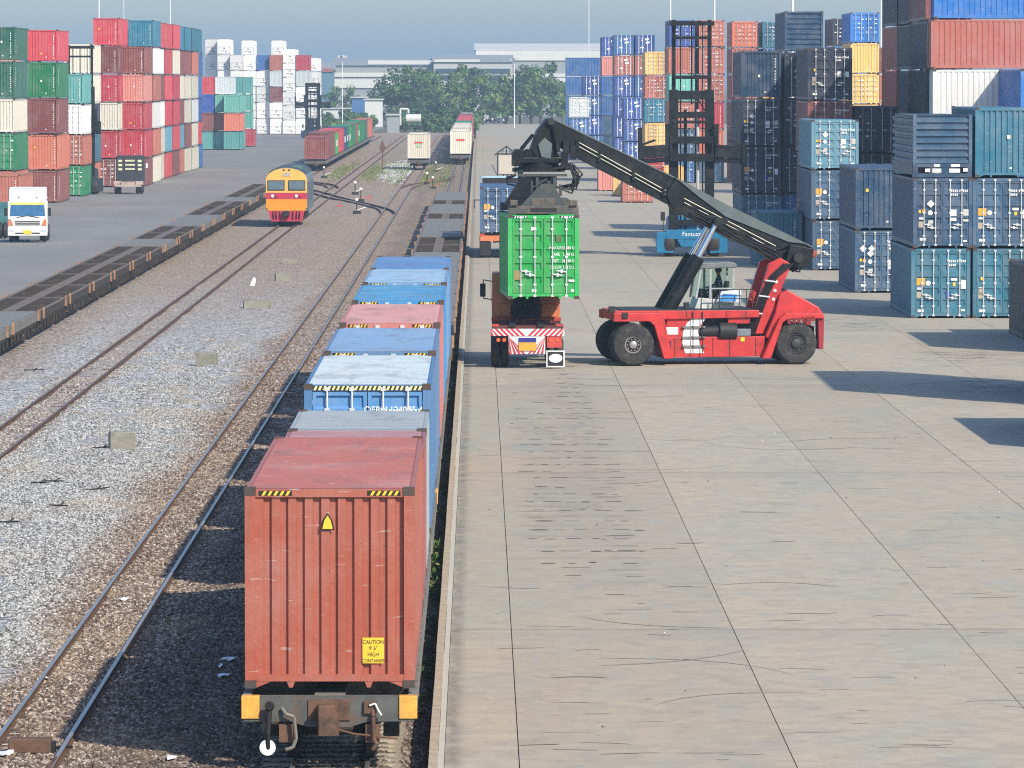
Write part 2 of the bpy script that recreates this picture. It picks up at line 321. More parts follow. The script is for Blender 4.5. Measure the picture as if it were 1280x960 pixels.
# ballast bed
T_TRAIN, T_NEAR, T_LOCO, T_LEFT = -2.14, -6.68, -13.1, -18.0
def bz(x, y):
    z = -.17
    for c in (T_TRAIN, T_NEAR, T_LOCO, T_LEFT):
        pass
    z += .11*math.exp(-((x+4.5)/.75)**2) + .06*math.exp(-((x+9.8)/1.6)**2)
    if x > -1.25: z -= .3*min(1, (x+1.25)/.4)
    return z + .05*(mnoise.noise(Vector((x*.55, y*.16, 1)))) + .022*mnoise.noise(Vector((x*2.3, y*1.4, 5)))
def sheet(x0, x1, nx, y0, y1, ny, fn, name, m):
    b = MB(); vs = [(x0+(x1-x0)*i/nx, y0+(y1-y0)*j/ny, fn(x0+(x1-x0)*i/nx, y0+(y1-y0)*j/ny)) for j in range(ny+1) for i in range(nx+1)]
    b.add(vs, [(j*(nx+1)+i, j*(nx+1)+i+1, (j+1)*(nx+1)+i+1, (j+1)*(nx+1)+i) for j in range(ny) for i in range(nx)]); return b.build(name, m, smooth=True)
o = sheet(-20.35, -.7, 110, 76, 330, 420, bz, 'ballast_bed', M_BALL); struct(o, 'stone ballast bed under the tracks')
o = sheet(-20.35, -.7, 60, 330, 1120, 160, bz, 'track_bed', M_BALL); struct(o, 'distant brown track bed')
def rsect(w=.066, h=.13): return [(-.05,-h),(.05,-h),(.05,-h+.02),(.012,-h+.035),(.012,-.045),(w/2,-.035),(w/2,-.006),(w/2-.012,0),(-w/2+.012,0),(-w/2,-.006),(-w/2,-.035),(-.012,-.045),(-.012,-h+.035),(-.05,-h+.02)]
M_RAIL = mat('rail_side_rust', (.10,.055,.035), .8, var=.3, scale=2, dirt=(.17,.09,.05)); M_RTOP = mat('rail_running_face', (.3,.28,.26), .38, .6, var=.12, scale=1.5)
M_RTOP2 = mat('rail_dull_face', (.15,.10,.08), .5, .35, var=.25, scale=1.5)
def rail(parent, x, y0, y1, top, lift=0):
    b = MB(); pr = [(p[0]+x, p[1]-.03+lift) for p in rsect()]; b.prism(pr, 'y', y0, y1)
    o = b.build('rail', [M_RAIL, top], parent)
    for p in o.data.polygons:
        if p.normal.z > .4 and p.center.z > -.07+lift: p.material_index = 1
    return o
def track(x, y0, y1, label, top, slp=None, lift=0):
    e = bpy.data.objects.new('railway_track', None); COL.objects.link(e); struct(e, label)
    for s in (-1, 1): rail(e, x+s*.533, y0, y1, top, lift)
    if slp:
        me = MB().prism([(-.11,-.05),(.11,-.05),(.09,.045),(-.09,.045)], 'x', -1, 1).mesh('sleeper', [mat('sleeper_concrete', (.36,.32,.25), .9, var=.25, scale=5, dirt=(.2,.15,.11), bump=.4)])
        y = slp[0]
        while y < slp[1]:
            q = obj('sleeper', me, e); q.location = (x+random.uniform(-.03, .03), y, -.2+slp[2]+random.uniform(-.01, .01)); q.rotation_euler = (0, 0, random.uniform(-.02, .02)); y += .62
    return e
track(T_TRAIN, 76, 1200, 'railway track along the platform under the container wagons', M_RTOP, (79, 98, .035))
near_track = track(T_NEAR, 76, 1050, 'railway track with shiny rails left of the container wagons', M_RTOP, (79, 126, -.035))
track(T_LOCO, 76, 1050, 'rusty railway track the locomotive stands on', M_RTOP2, (79, 170, -.05))
track(T_LEFT, 76, 1050, 'railway track under the empty flat wagons', M_RTOP2)
def poly_rail(parent, pts, top, lift=.004):
    b = MB()
    # smooth the pixel polyline a little
    for a, c in zip(pts[:-1], pts[1:]):
        b.bar(a+Vector((0,0,-.1+lift)), c+Vector((0,0,-.1+lift)), .1, .15, 0); b.bar(a+Vector((0,0,-.02+lift)), c+Vector((0,0,-.02+lift)), .05, .012, 1)  # rail body widened; the extra dark width stands for its shadow
    return b.build('rail', [M_RAIL, top], parent)
e = bpy.data.objects.new('crossover_track', None); COL.objects.link(e); struct(e, 'crossover track linking the near track to the locomotive track')
def gpath(pp): return [Vector((G(x, y).x, G(x, y).y, 0)) for x, y in pp]
poly_rail(e, gpath([(476.5,264.5),(475.5,262),(472,260),(466,258),(452,254.5),(432,250),(412,246.3),(402,243.5),(396,241.5),(386,238.5)]), M_RTOP)
poly_rail(e, gpath([(494,265),(492,263),(488,261),(480,258.5),(462,254),(442,249.5),(422,244.5),(414,242),(404,239.5),(396,237.5),(386,235)]), M_RTOP)
poly_rail(e, gpath([(423.5,233.5),(420,231),(412,229),(402,228),(392,226.5)]), M_RTOP)
poly_rail(e, gpath([(410,233),(406,231),(400,229.6),(392,228)]), M_RTOP)
e = bpy.data.objects.new('turnout_track', None); COL.objects.link(e); struct(e, 'turnout track curving to the platform track')
poly_rail(e, gpath([(500.5,234),(505,232),(512,230),(522,228.2),(535,227),(556,224),(568,220)]), M_RTOP2)
poly_rail(e, gpath([(513,236),(518,233),(526,230.5),(536,229),(552,226.5),(566,223)]), M_RTOP2)

# loose stones lying on the near ballast (tens of thousands: scattered)
def stones():
    b = MB(); d = .8; fs = []
    for j in range(int(145/d)):
        for i in range(int(14/d)):
            x, y = -14.2+i*d, 80+j*d; px = VPX+FPX*x/y
            if px < -40 or x > -1.2 or random.random() < (y-150)/75: continue
            b.add([(x, y, bz(x, y)), (x+d, y, bz(x+d, y)), (x+d, y+d, bz(x+d, y+d)), (x, y+d, bz(x, y+d))], [(0, 1, 2, 3)])
    o = b.build('ballast_stones', M_BALL); ng = bpy.data.node_groups.new('stone_scatter', 'GeometryNodeTree')
    ng.interface.new_socket('Geometry', in_out='INPUT', socket_type='NodeSocketGeometry'); ng.interface.new_socket('Geometry', in_out='OUTPUT', socket_type='NodeSocketGeometry')
    gi = ng.nodes.new('NodeGroupInput'); go = ng.nodes.new('NodeGroupOutput'); dp = ng.nodes.new('GeometryNodeDistributePointsOnFaces'); dp.inputs['Density'].default_value = 230
    ip = ng.nodes.new('GeometryNodeInstanceOnPoints'); ico = ng.nodes.new('GeometryNodeMeshIcoSphere'); ico.inputs['Subdivisions'].default_value = 1; ico.inputs['Radius'].default_value = 1
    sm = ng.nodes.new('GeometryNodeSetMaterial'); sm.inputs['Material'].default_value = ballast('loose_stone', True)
    rv = ng.nodes.new('FunctionNodeRandomValue'); rv.data_type = 'FLOAT_VECTOR'; rv.inputs[0].default_value = (.018, .022, .018); rv.inputs[1].default_value = (.042, .055, .046)
    rr_ = ng.nodes.new('FunctionNodeRandomValue'); rr_.data_type = 'FLOAT_VECTOR'; rr_.inputs[0].default_value = (-.5, -.5, 0); rr_.inputs[1].default_value = (.5, .5, 6.28); rr_.inputs['Seed'].default_value = 4
    L = ng.links.new; L(gi.outputs[0], dp.inputs['Mesh']); L(dp.outputs['Points'], ip.inputs['Points']); L(ico.outputs['Mesh'], sm.inputs[0]); L(sm.outputs[0], ip.inputs['Instance']); L(rv.outputs[0], ip.inputs['Scale']); L(rr_.outputs[0], ip.inputs['Rotation']); L(ip.outputs[0], go.inputs[0])
    o.modifiers.new('scatter', 'NODES').node_group = ng; o['kind'] = 'stuff'; o['label'] = 'loose stones on the near ballast'
stones()

# rubber scuffs and the ladder of brake marks on the concrete
def marks():
    rr = random.Random(21); b = MB()
    def ribbon(x, y, L, w_, bend, ang, m):
        n = 7; pts = []
        for i in range(n+1):
            t = i/n-.5; a = ang+bend*t; pts.append((x+L*t*math.cos(ang)-bend*L*t*t*math.sin(ang), y+L*t*math.sin(ang)+bend*L*t*t*math.cos(ang)*2, w_*(1-(2*t)**4)*rr.uniform(.6, 1)))
        vs = [(p[0], p[1]-p[2]/2, .0042) for p in pts]+[(p[0], p[1]+p[2]/2, .0042) for p in pts]; k = n+1
        b.add(vs, [(i, i+1, k+i+1, k+i) for i in range(n)], m)
    y = 113.
    while y < 199:
        y += rr.uniform(2.2, 3.4)
        for xa, xb, p_ in ((2.55, 3.3, .97), (1.0, 2.3, .9 if y < 172 else .3)):
            x = xa+rr.uniform(-.1, .3)
            while x < xb:
                L = rr.uniform(.12, .5)
                if rr.random() < p_: ribbon(x+L/2+(160-y)*.004, y+rr.uniform(-.15, .15), L, rr.uniform(.1, .3), rr.uniform(-.1, .1), rr.uniform(-.15, .15), rr.choice((0, 1, 1, 1, 2)))
                x += L+rr.uniform(.03, .25)
    for k in range(170):
        yy = 84+rr.random()**1.3*170; x = rr.uniform(.2, .094*yy+1); ribbon(x, yy, rr.uniform(.15, 1.1), rr.uniform(.04, .16), rr.uniform(-.5, .5), rr.uniform(-.35, .35), rr.choice((1, 2, 2, 2, 2, 2)))
    for k in range(22):
        yy = rr.uniform(90, 215); x = rr.uniform(2, .09*yy); ribbon(x, yy, rr.uniform(1.5, 5), rr.uniform(.07, .2), rr.choice((-1, 1))*rr.uniform(.3, 1.2), rr.uniform(-.9, .9), 2)
    q = b.build('tyre_marks', [mat('rubber_mark_dark', (.09,.08,.072), .9, var=.3, scale=4), mat('rubber_mark', (.17,.155,.135), .9, var=.3, scale=4), mat('rubber_mark_faint', (.31,.285,.235), .9, var=.2, scale=4)], yd); q['kind'] = 'stuff'
    b = MB()
    for k in range(40):
        yy = 84+rr.random()*120; x = rr.uniform(.2, .094*yy); r_ = rr.uniform(.01, .026); b.lathe((x, yy, .0), (0,0,1), [(0,r_),(r_*.7,r_*.8),(r_,r_*.3)], 6, rr.choice((0, 1, 1, 1)))
    q = b.build('grit', [mat('grit_pale', (.7,.68,.64), .8), mat('grit_dark', (.08,.075,.07), .9)], yd); q['kind'] = 'stuff'
marks()
# ================================================================ CONTAINERS
CC = {'red':(.50,.05,.065),'crimson':(.44,.035,.055),'maroon':(.22,.062,.055),'brown':(.42,.13,.085),'orange':(.56,.16,.09),'salmon':(.62,.24,.2),'green':(.012,.2,.075),'dark green':(.02,.13,.08),
 'teal':(.1,.34,.32),'mint':(.14,.43,.35),'turquoise':(.02,.155,.245),'sea blue':(.028,.145,.215),'blue':(.03,.12,.33),'bright blue':(.015,.16,.5),'royal blue':(.02,.07,.3),'steel blue':(.032,.09,.165),'navy':(.012,.022,.055),
 'dark blue':(.016,.06,.125),'pale blue':(.13,.32,.42),'cream':(.62,.58,.48),'white':(.74,.74,.72),'yellow':(.68,.44,.14),'grey':(.3,.33,.34),'silver':(.5,.54,.54),'charcoal':(.035,.038,.042),'vivid green':(.008,.35,.06),'rust red':(.36,.105,.08),'brick red':(.4,.1,.06)}
CW = 2.438; L40, L20 = 12.192, 6.058; HS, HQ = 2.591, 2.896
def corr(t0, t1, n, d):
    p = (t1-t0)/n; out = []
    for i in range(n):
        a = t0+i*p; out += [(a, 0), (a+.46*p, 0), (a+.56*p, d), (a+.9*p, d)]
    return out+[(t1, 0)]
def strip(b, pts, fn, m=0):
    k = len(pts); b.add([fn(t, d, 0) for t, d in pts]+[fn(t, d, 1) for t, d in pts], [(i, i+1, k+i+1, k+i) for i in range(k-1)], m)
def body_mesh(L, H, end, lod):
    b = MB(); h = CW/2; n = max(8, int(L/(.29 if lod < 2 else .42)))
    for sx in (-1, 1):
        for yy in (0, L-.15):
            x0 = sx*h-(.15 if sx > 0 else 0); b.box(x0, x0+.15, yy, yy+.15, .1, H-.1)
            if lod < 2:
                y0 = yy-.004 if yy == 0 else yy-.02
                for z0 in (0, H-.118): b.box(sx*h-(.162 if sx > 0 else .004), sx*h+(.004 if sx > 0 else .162), y0, y0+.178, z0, z0+.118, 1)
            else:
                for z0 in (0, H-.1): b.box(x0, x0+.15, yy, yy+.15, z0, z0+.1, 1)
        x0 = sx*(h-.004)-(.06 if sx > 0 else 0)
        b.box(x0, x0+.06, .15, L-.15, .04, .2); b.box(x0, x0+.06, .15, L-.15, H-.13, H-.03)
        xw = sx*(h-.012)
        strip(b, corr(.15, L-.15, n, .036), lambda t, d, k, xw=xw, sx=sx: (xw-sx*d, t, .2 if k == 0 else H-.13))
    for yy in (.012, L-.1):
        b.box(-h+.15, h-.15, yy, yy+.088, .1, .2); b.box(-h+.15, h-.15, yy, yy+.088, H-.14, H-.02)
    if lod < 2:
        for sx in (-1, 1):
            b.prism([(sx*(h-.15), .1), (sx*(h-.38), .1), (sx*(h-.15), .005)], 'y', .02, .09); b.prism([(sx*.5, .1), (sx*.62, .1), (sx*.585, .01), (sx*.535, .01)], 'y', .02, .09)
    strip(b, corr(-h+.15, h-.15, 8, .036), lambda t, d, k: (t, L-.04-d, .2 if k == 0 else H-.14))
    if end == 'plain': strip(b, corr(-h+.15, h-.15, 9, .055), lambda t, d, k: (t, .045+d, .2 if k == 0 else H-.14))
    elif end == 'ribbed':
        strip(b, corr(.2, H-.14, 7, .08), lambda t, d, k: ((-h+.15, h-.15)[k], .03+d, t))
    else: b.box(-h+.15, h-.15, .13, .16, .2, H-.14)
    rn = int(L/.55); strip(b, corr(.1, L-.1, rn, -.012 if lod < 2 else -.02), lambda t, d, k: ((-h+.06, h-.06)[k], t, H-.03-d*0+(-.01 if d else 0)))
    b.add([(-h+.05, .05, .16), (h-.05, .05, .16), (h-.05, L-.05, .16), (-h+.05, L-.05, .16)], [(0, 1, 2, 3)], 1)
    if lod == 2 and end == 'door':
        for s in (-1, 1):
            strip(b, corr(.24, H-.18, 5, .03), lambda t, d, k, s=s: (s*(.02 if k == 0 else h-.17), .05+d, t))
            for xx in (.3, .78): b.box(s*xx-.03, s*xx+.03, .01, .04, .15, H-.08, 2)
        for k in range(9):
            x = random.uniform(-.95, .8); z = random.uniform(.5, H-.6); b.box(x, x+random.uniform(.12, .42), .0, .02, z, z+random.uniform(.08, .25), 2)
    if end == 'reefer':
        b.box(-h+.15, h-.15, .03, .12, 1.5, H-.14); b.box(-h+.2, h-.2, .03, .12, .25, 1.4, 0)
        b.box(-.6, .5, .015, .03, .72, .8, 1); b.box(-.1, .15, .01, .03, 1.12, 1.32, 1); b.box(.2, .6, .01, .03, .5, .6, 1)
    return b.mesh('container_body', [PAINT, M_CAST, M_WHITE])
def door_mesh(H, s, lod):
    h = CW/2; b = MB(); x0, x1 = (.008, h-.16) if s > 0 else (-(h-.16), -.008); z0, z1 = .215, H-.155
    b.box(x0, x1, .09, .12, z0, z1)
    for xa in (x0, x1-.07): b.box(xa, xa+.07, .03, .092, z0, z1)
    for za in (z0, z1-.07): b.box(x0+.07, x1-.07, .03, .092, za, za+.07)
    strip(b, corr(z0+.07, z1-.07, 5, .05), lambda t, d, k: ((x0+.07, x1-.07)[k], .032+d, t))
    for k in range(4):
        zz = z0+.2+k*(z1-z0-.4)/3; xe = s*(h-.1); b.box(min(xe, x1 if s > 0 else x0), max(xe, x1 if s > 0 else x0), .012, .05, zz-.05, zz+.05)
    if lod:
        for xx in (.3, .78): b.cyl((s*xx, .0, .13), (s*xx, .0, H-.08), .026, 6, 1, caps=False)
    return b.mesh('door', [PAINT, M_GALV])
def bar_mesh(H):
    b = MB(); b.cyl((0, 0, .1), (0, 0, H-.07), .021, 8)
    for z in (.12, .5, H*.5, H-.5, H-.1): b.box(-.05, .05, -.022, .03, z-.035, z+.035)
    return b.mesh('locking_bar', [M_GALV])
def handle_mesh():
    b = MB(); b.bar((0, -.03, .98), (.34, -.03, .94), .03, .045); b.box(.14, .22, -.04, .02, .9, 1.02); return b.mesh('door_handle', [M_GALV])
_bm = {}
def shared(key, fn):
    if key not in _bm: _bm[key] = fn()
    return _bm[key]
def vertical_code(L, H, seed):
    """printed code: small white letter-like blocks running down the right of the end and of the side"""
    rr = random.Random(seed); b = MB(); z = H-.45
    for k in range(11):
        hh = .1; b.box(.82, .87, .028, .034, z-hh, z, 0); z -= hh+(.06 if k not in (3, 9) else .16)
    if rr.random() < .7: zz = rr.uniform(.45, H-.9); xx = rr.choice((-.75, -.2, .1)); b.box(xx, xx+.13, .025, .033, zz, zz+.15, 1 if rr.random() < .5 else 0)
    b.box(.2, .3, .026, .033, .35, .42, 0)
    for k in range(9): b.box(CW/2-.008, CW/2-.002, .55, .68, H-.6-k*.17, H-.48-k*.17, 0)
    return b.mesh('markings', [M_WHITE, M_YEL])
def placards(t, H, seed):
    rr = random.Random(seed); mm = {'w': M_WHITE, 'y': M_YEL, 'o': M_ORG, 's': mat('faded_sticker', (.4,.34,.27), .6), 'b': mat('blue_sticker', (.02,.06,.28), .6), 'g': mat('grey_sticker', (.5,.5,.46), .6)}
    L_ = [('w',-.95,.28,.24,.1), ('s',-1.0,.82,.19,.24), ('w',.84,.28,.16,.07), ('w',-.98,1.2,.22,.08)]
    style = seed % 4
    if style in (0, 1): L_ += [('o',-1.0,1.36,.34,.3), ('w',.42,1.56,.26,.1), ('y',.5,1.32,.11,.15), ('w',.84,1.2,.2,.36)]
    if style == 1: L_ += [('b',.2,.85,.2,.3)]
    if style == 2: L_ += [('w',.3,1.3,.26,.26), ('g',.84,1.32,.22,.26), ('w',.3,1.1,.26,.13), ('g',.84,1.1,.22,.1), ('o',-.86,1.42,.14,.16), ('y',-1.0,1.44,.1,.12), ('g',-.6,1.0,.2,.13)]
    if style == 3: L_ += [('w',.4,1.28,.22,.3), ('w',.84,1.28,.2,.3), ('y',-.9,1.6,.12,.14), ('s',-.98,.95,.2,.3)]
    for m, x, z, w_, h_ in L_:
        q = obj('placard', shared(('plq', m), lambda: MB().box(0, 1, -.004, .004, 0, 1).mesh('placard', [mm[m]])), t); q.location = (x, .018, z+rr.uniform(-.03, .03)); q.scale = (w_, 1, h_)
    if style != 3:
        q = obj('placard', shared('pldisc', lambda: MB().lathe((0,0,0), (0,-1,0), [(0,.1),(.006,.1)], 14).mesh('placard', [M_WHITE])), t); q.location = (-.52, .02, 1.45)
    if style == 2:
        for x in ((-.5,) if style == 2 else (-.85, -.5, .42)):
            q = obj('placard', shared('pldia', lambda: MB().prism([(0,-.16),(.16,0),(0,.16),(-.16,0)], 'y', -.004, .004).mesh('placard', [M_WHITE])), t); q.location = (x, .016, 1.82)
    obj('markings', shared(('cod', H), lambda: code_rows(H)), t)['kind'] = 'stuff'
def code_rows(H):
    b = MB()
    for r_, n in ((0, 9), (1, 4)):
        for k in range(n): b.box(.34+k*.075+(.04 if k > 3 else 0), .385+k*.075+(.04 if k > 3 else 0), .016, .024, H-.58-r_*.16, H-.49-r_*.16)
    return b.mesh('markings', [M_WHITE])
def mark_rows(H, seed):
    rr = random.Random(seed); b = MB()
    for r_ in range(4):
        z = H-.62-r_*.36
        for sx in (-1, 1):
            for cx in (.08, .42, .86):
                if rr.random() < .5: w_ = rr.uniform(.08, .2); b.box(sx*cx+(-w_ if sx < 0 else 0), sx*cx+(0 if sx < 0 else w_), .016, .024, z, z+rr.uniform(.05, .1), 0)
    return b.mesh('markings', [M_WHITE])
NCONT = 0
def container(x, y, z, L, H, colour, end, label, group=None, lod=1, rz=0.0, marks=True, tint=None):
    """x: centre of the end wall, y: its distance, z: underside"""
    global NCONT; NCONT += 1
    body = shared(('b', L, H, end, lod), lambda: body_mesh(L, H, end, lod)); col = (*(tint or CC[colour]), 1)
    if lod == 2 or end == 'ribbed' and lod:
        o = obj('shipping_container', body); o.location = (x, y, z); o.rotation_euler = (0, 0, rz); o.color = col; tag(o, label, 'container', group); return o
    t = thing('shipping_container', label, 'container', (x, y, z), rz, group)
    q = obj('body', body, t); q.color = col
    if end == 'door':
        for s in (-1, 1):
            d = obj('door', shared(('d', H, s, lod), lambda: door_mesh(H, s, lod)), t); d.color = col
            if lod == 0:
                for xx in (.3, .78):
                    k = obj('locking_bar', shared(('lb', H), lambda: bar_mesh(H)), d); k.location = (s*xx, 0, 0)
                    k = obj('door_handle', shared('hd', handle_mesh), d); k.location = (s*xx-(.34 if xx > .5 and s > 0 or xx < .5 and s < 0 else 0), 0, 0 if xx > .5 else -.12)
        if marks:
            sd_ = NCONT % 4
            if lod == 0: placards(t, H, NCONT)
            else: obj('markings', shared(('mr', H, sd_), lambda: mark_rows(H, sd_)), t)['kind'] = 'stuff'
    elif marks and end == 'plain':
        sd_ = NCONT % 6; obj('markings', shared(('vc', L, H, sd_), lambda: vertical_code(L, H, sd_)), t)['kind'] = 'stuff'
    return t
ORD = ['first','second','third','fourth','fifth','sixth','seventh','eighth','ninth','tenth','eleventh','twelfth','thirteenth','fourteenth','fifteenth','sixteenth','seventeenth','eighteenth','nineteenth','twentieth','twenty-first','twenty-second','twenty-third','twenty-fourth','twenty-fifth','twenty-sixth']
TIER = ['bottom','second','third','fourth','fifth','sixth','seventh']
END = {'plain':'corrugated-end','door':'door-end','reefer':'refrigerated','ribbed':'ribbed-end'}
def stack(no, block, xc, Y, tiers, L=L40, lod=1, first=0, rz=0.0, zb=0.0):
    """tiers from the ground up: 'colour/end/height' with end p, d, r, h and height s or h; '-' leaves a tier out"""
    z = zb
    for k, s in enumerate(tiers):
        c, e_, h_ = (s.split('/')+['p', 's'])[:3] if s.count('/') < 2 else s.split('/')
        H = HQ if h_ == 'h' else HS; e_ = {'p':'plain','d':'door','r':'reefer','h':'ribbed'}[e_]
        if not c.startswith('-'):
            dx = random.uniform(-.05, .05); lab = f"{c} {END[e_]} container, {TIER[k]} tier, {ORD[no]} stack from left, {block}"
            container(xc+dx, Y+random.uniform(-.12, .12), z, L, H, c, e_, lab, 'containers stacked in the '+block, lod, rz)
        z += H+.012
    return z
def xl(px, Y, c=1): return P(px, 300, Y).x + CW/2*c       # centre from the pixel of the left (c=1) or right (c=-1) edge of the end wall
# ---- the stacks right of the reach stacker, near to far
B = 'blue rows right'
stack(7, B, xl(1141, 241), 241, ['sea blue/d/h','dark blue/d/h'], lod=0)
fr = thing('flat_rack', 'dark blue ribbed flat rack on the stack behind the red reach stacker', 'flat rack', (xl(1141, 241), 241, 5.82))
b = MB(); h = CW/2
b.box(-h, h, 0, .5, 0, .16); b.box(-h, h, .5, L40, .1, .56); b.box(-h, h, -.003, .2, .42, .56); b.box(-.55, .55, .02, .4, .16, .42)
for sx in (-1, 1): b.box(sx*h-(.2 if sx > 0 else 0), sx*h+(0 if sx > 0 else .2), 0, .3, .16, .42)
o = b.build('base', [PAINT, M_DARK], fr); o.color = (*CC['dark blue'], 1)
b = MB(); strip(b, corr(.58, 2.55, 7, .09), lambda t, d, k: ((-h+.1, h-.1)[k], .03+d, t))
for sx in (-1, 1):
    b.box(sx*h-(.14 if sx > 0 else 0), sx*h+(0 if sx > 0 else .14), -.002, .2, .56, 2.59); strip(b, corr(.58, 2.55, 7, .09), lambda t, d, k, sx=sx: (sx*(h-.02-d), (.2, L40)[k], t))
b.box(-h+.1, h-.1, .13, .2, .56, 2.56); b.box(-h+.1, h-.1, L40-.1, L40, .56, 2.56)
o = b.build('end_wall', PAINT, fr); o.color = (*CC['steel blue'], 1)
b = MB()
for x, z, w_, h_ in ((-.72,.22,.2,.14),(-.35,.44,.24,.1),(.35,.44,.36,.1),(-.42,.2,.36,.16),(.28,.2,.44,.16),(.85,.24,.18,.14)): b.box(x, x+w_, -.012, .018 if z > .4 else .018, z, z+h_)
b.build('markings', M_WHITE, fr)['kind'] = 'stuff'
stack(8, B, xl(1217, 241), 241, ['sea blue/d/h','steel blue/d/h','turquoise/p/h'], lod=0)
stack(6, B, xl(1070, 270), 270, ['steel blue/d/h','dark blue/p/h'], lod=0)
low = [o for o in bpy.data.objects if o.parent is None and o.get('label', '').startswith('steel blue door-end container, bottom tier, seventh')][0]
for x in (-.85, -.45, .5): q = obj('placard', shared('pldia', lambda: MB().prism([(0,-.16),(.16,0),(0,.16),(-.16,0)], 'y', -.004, .004).mesh('placard', [M_WHITE])), low); q.location = (x, .016, 2.05)
stack(4, B, xl(1015, 302), 302, ['steel blue/d/s','steel blue/d/s','pale blue/d/s'], lod=0)
stack(3, B, xl(945, 309), 309, ['sea blue/p/h'], lod=1, L=L20)
stack(1, B, xl(926, 356), 356, ['sea blue/d/h','navy/d/h','navy/d/h','dark blue/p/h'], lod=0)
stack(2, B, xl(979, 357), 357, ['blue/d/h','navy/d/h','navy/d/h','navy/d/s'], lod=1)
stack(5, B, xl(1010, 321), 321, ['maroon/d/h','maroon/d/h','maroon/d/h','navy/d/h'], lod=0)
B = 'dark rows behind blue right'
stack(1, B, xl(1068, 322), 322, ['navy/d/h','navy/d/h','navy/d/s'], lod=1)
stack(0, B, xl(981, 372), 372, ['navy/p/h','blue/d/h','navy/p/h','navy/p/h','dark blue/h/s'], lod=1)
stack(2, B, xl(1120, 341), 341, ['navy/p/s','charcoal/p/s','maroon/p/s','orange/d/s','orange/p/s','navy/p/s','maroon/p/s'], lod=1)
stack(3, B, xl(1141, 328), 328, ['maroon/p/s','maroon/p/s','maroon/d/s','navy/p/s','charcoal/p/s','navy/p/s','navy/p/s'], lod=1)
stack(4, B, xl(1157, 312), 312, ['navy/p/s','maroon/p/s','maroon/p/s','charcoal/p/s','navy/p/s','maroon/p/s'], lod=1)
B = 'long-side row at right edge'
for k, (c, dx) in enumerate((('navy',0),('maroon',.1),('grey',0),('white',.1),('rust red',0),('bright blue',.15))):
    container(P(1163, 300, 304).x+dx, 304+1.22, k*2.603, L40, HS, c, 'plain', f'{c} container seen long side on, {TIER[k]} tier, {B}', 'containers seen long side on', 1, -math.pi/2, False)
stack(5, 'dark rows behind blue right', xl(1274, 292), 292, ['navy/p/s','blue/p/s','maroon/p/s','bright blue/p/s'], lod=1)
B = 'yellow rows far right'
stack(0, B, xl(1063, 497), 497, ['blue/d/s','maroon/d/s','yellow/p/s','yellow/d/s','yellow/p/s','bright blue/d/s'], lod=1)
stack(1, B, xl(1094, 560), 560, ['brown/d/s','maroon/d/s','brown/d/s','brown/p/s','maroon/p/s'], lod=1)
stack(2, B, xl(1040, 545), 545, ['blue/d/s','navy/d/s','blue/d/s','blue/d/s','blue/d/s','navy/d/s'], lod=1)
# stacks beyond the right edge of the frame, whose shadows lie across the concrete
B = 'stack outside the picture at right'
container(P(1279, 300, 221).x+1.25, 221, 0, L20, HQ, 'charcoal', 'plain', 'dark container just cut by the right edge of the picture', None, 1)
for j, (x, y, n) in enumerate(((21.0, 209, 2), (17.7, 175, 3), (15.9, 154.2, 1))):
    stack(j, B, x+1.22, y, ['blue/d/h','maroon/p/h','navy/p/h'][:n], lod=1)
# ---- the middle distance between the boom and the mast of the empty handler
B = 'red rows behind the tall mast'
Y = 560.
stack(0, B, xl(836, Y), Y, ['blue/d/s','steel blue/d/s','brown/d/s','mint/p/s','brown/p/s','royal blue/d/s'], lod=1)
stack(1, B, xl(873, Y), Y, ['steel blue/p/s','orange/p/s','crimson/p/s','brown/d/s','brown/d/s','brown/d/s'], lod=1)
stack(2, B, xl(915, Y+10), Y+10, ['brown/d/s','maroon/d/s','brown/d/s','brown/d/s','brown/d/s','orange/d/s'], lod=1)
stack(3, B, xl(953, Y+14), Y+14, ['blue/d/s','teal/p/s','blue/d/s','yellow/p/s','blue/d/s','turquoise/d/s'], lod=1)
B = 'blue rows in the far middle'
stack(6, B, xl(806, 640), 640, ['crimson/p/s','yellow/d/s','turquoise/d/s','brown/d/s','yellow/d/s'], lod=1)
stack(7, B, xl(829, 690), 690, ['crimson/p/s','crimson/p/s','maroon/p/s','crimson/p/s'], lod=1)
Y = 760.
for j, (px, yy, tr) in enumerate(((712, 720, ['royal blue/d/s','blue/d/s','silver/d/s']), (729, 770, ['blue/d/s','royal blue/d/s','blue/d/s','royal blue/d/s']), (752, 775, ['steel blue/p/s','steel blue/p/s','blue/p/s','blue/p/s','salmon/p/s','royal blue/d/s']),
                                 (768, 740, ['royal blue/d/s','royal blue/d/s','royal blue/d/s','royal blue/d/s','brown/d/s','blue/d/s']), (780, 690, ['royal blue/d/s','royal blue/d/s','royal blue/d/s']), (794, 740, ['royal blue/d/s','royal blue/d/s','blue/d/s','blue/d/s','brown/d/s','royal blue/d/s']))):
    stack(j, B, xl(px, yy), yy, tr, lod=2)
for k in range(5):
    container(P(707, 300, 800).x, 801, k*2.6, L20*2, HS, 'blue', 'plain', f'plain blue container seen side on, {TIER[k]} of the far left pile', 'blue containers seen side on', 2, -math.pi/2, False)
container(xl(748, 520), 520, 0, L20, HS, 'salmon', 'plain', 'low salmon container on the ground behind the boom', None, 1)
container(P(766, 300, 500).x, 500, 0, L20, HS, 'yellow', 'plain', 'low yellow container seen side on behind the boom', None, 1, -math.pi/2)
container(P(812, 300, 492).x, 492, 0, L20, HS, 'crimson', 'plain', 'low crimson container left of the tall mast', None, 1)
container(P(797, 300, 470).x, 470, 0, L20, HS, 'brown', 'door', 'low brown container with doors below the spreader arm', None, 1)
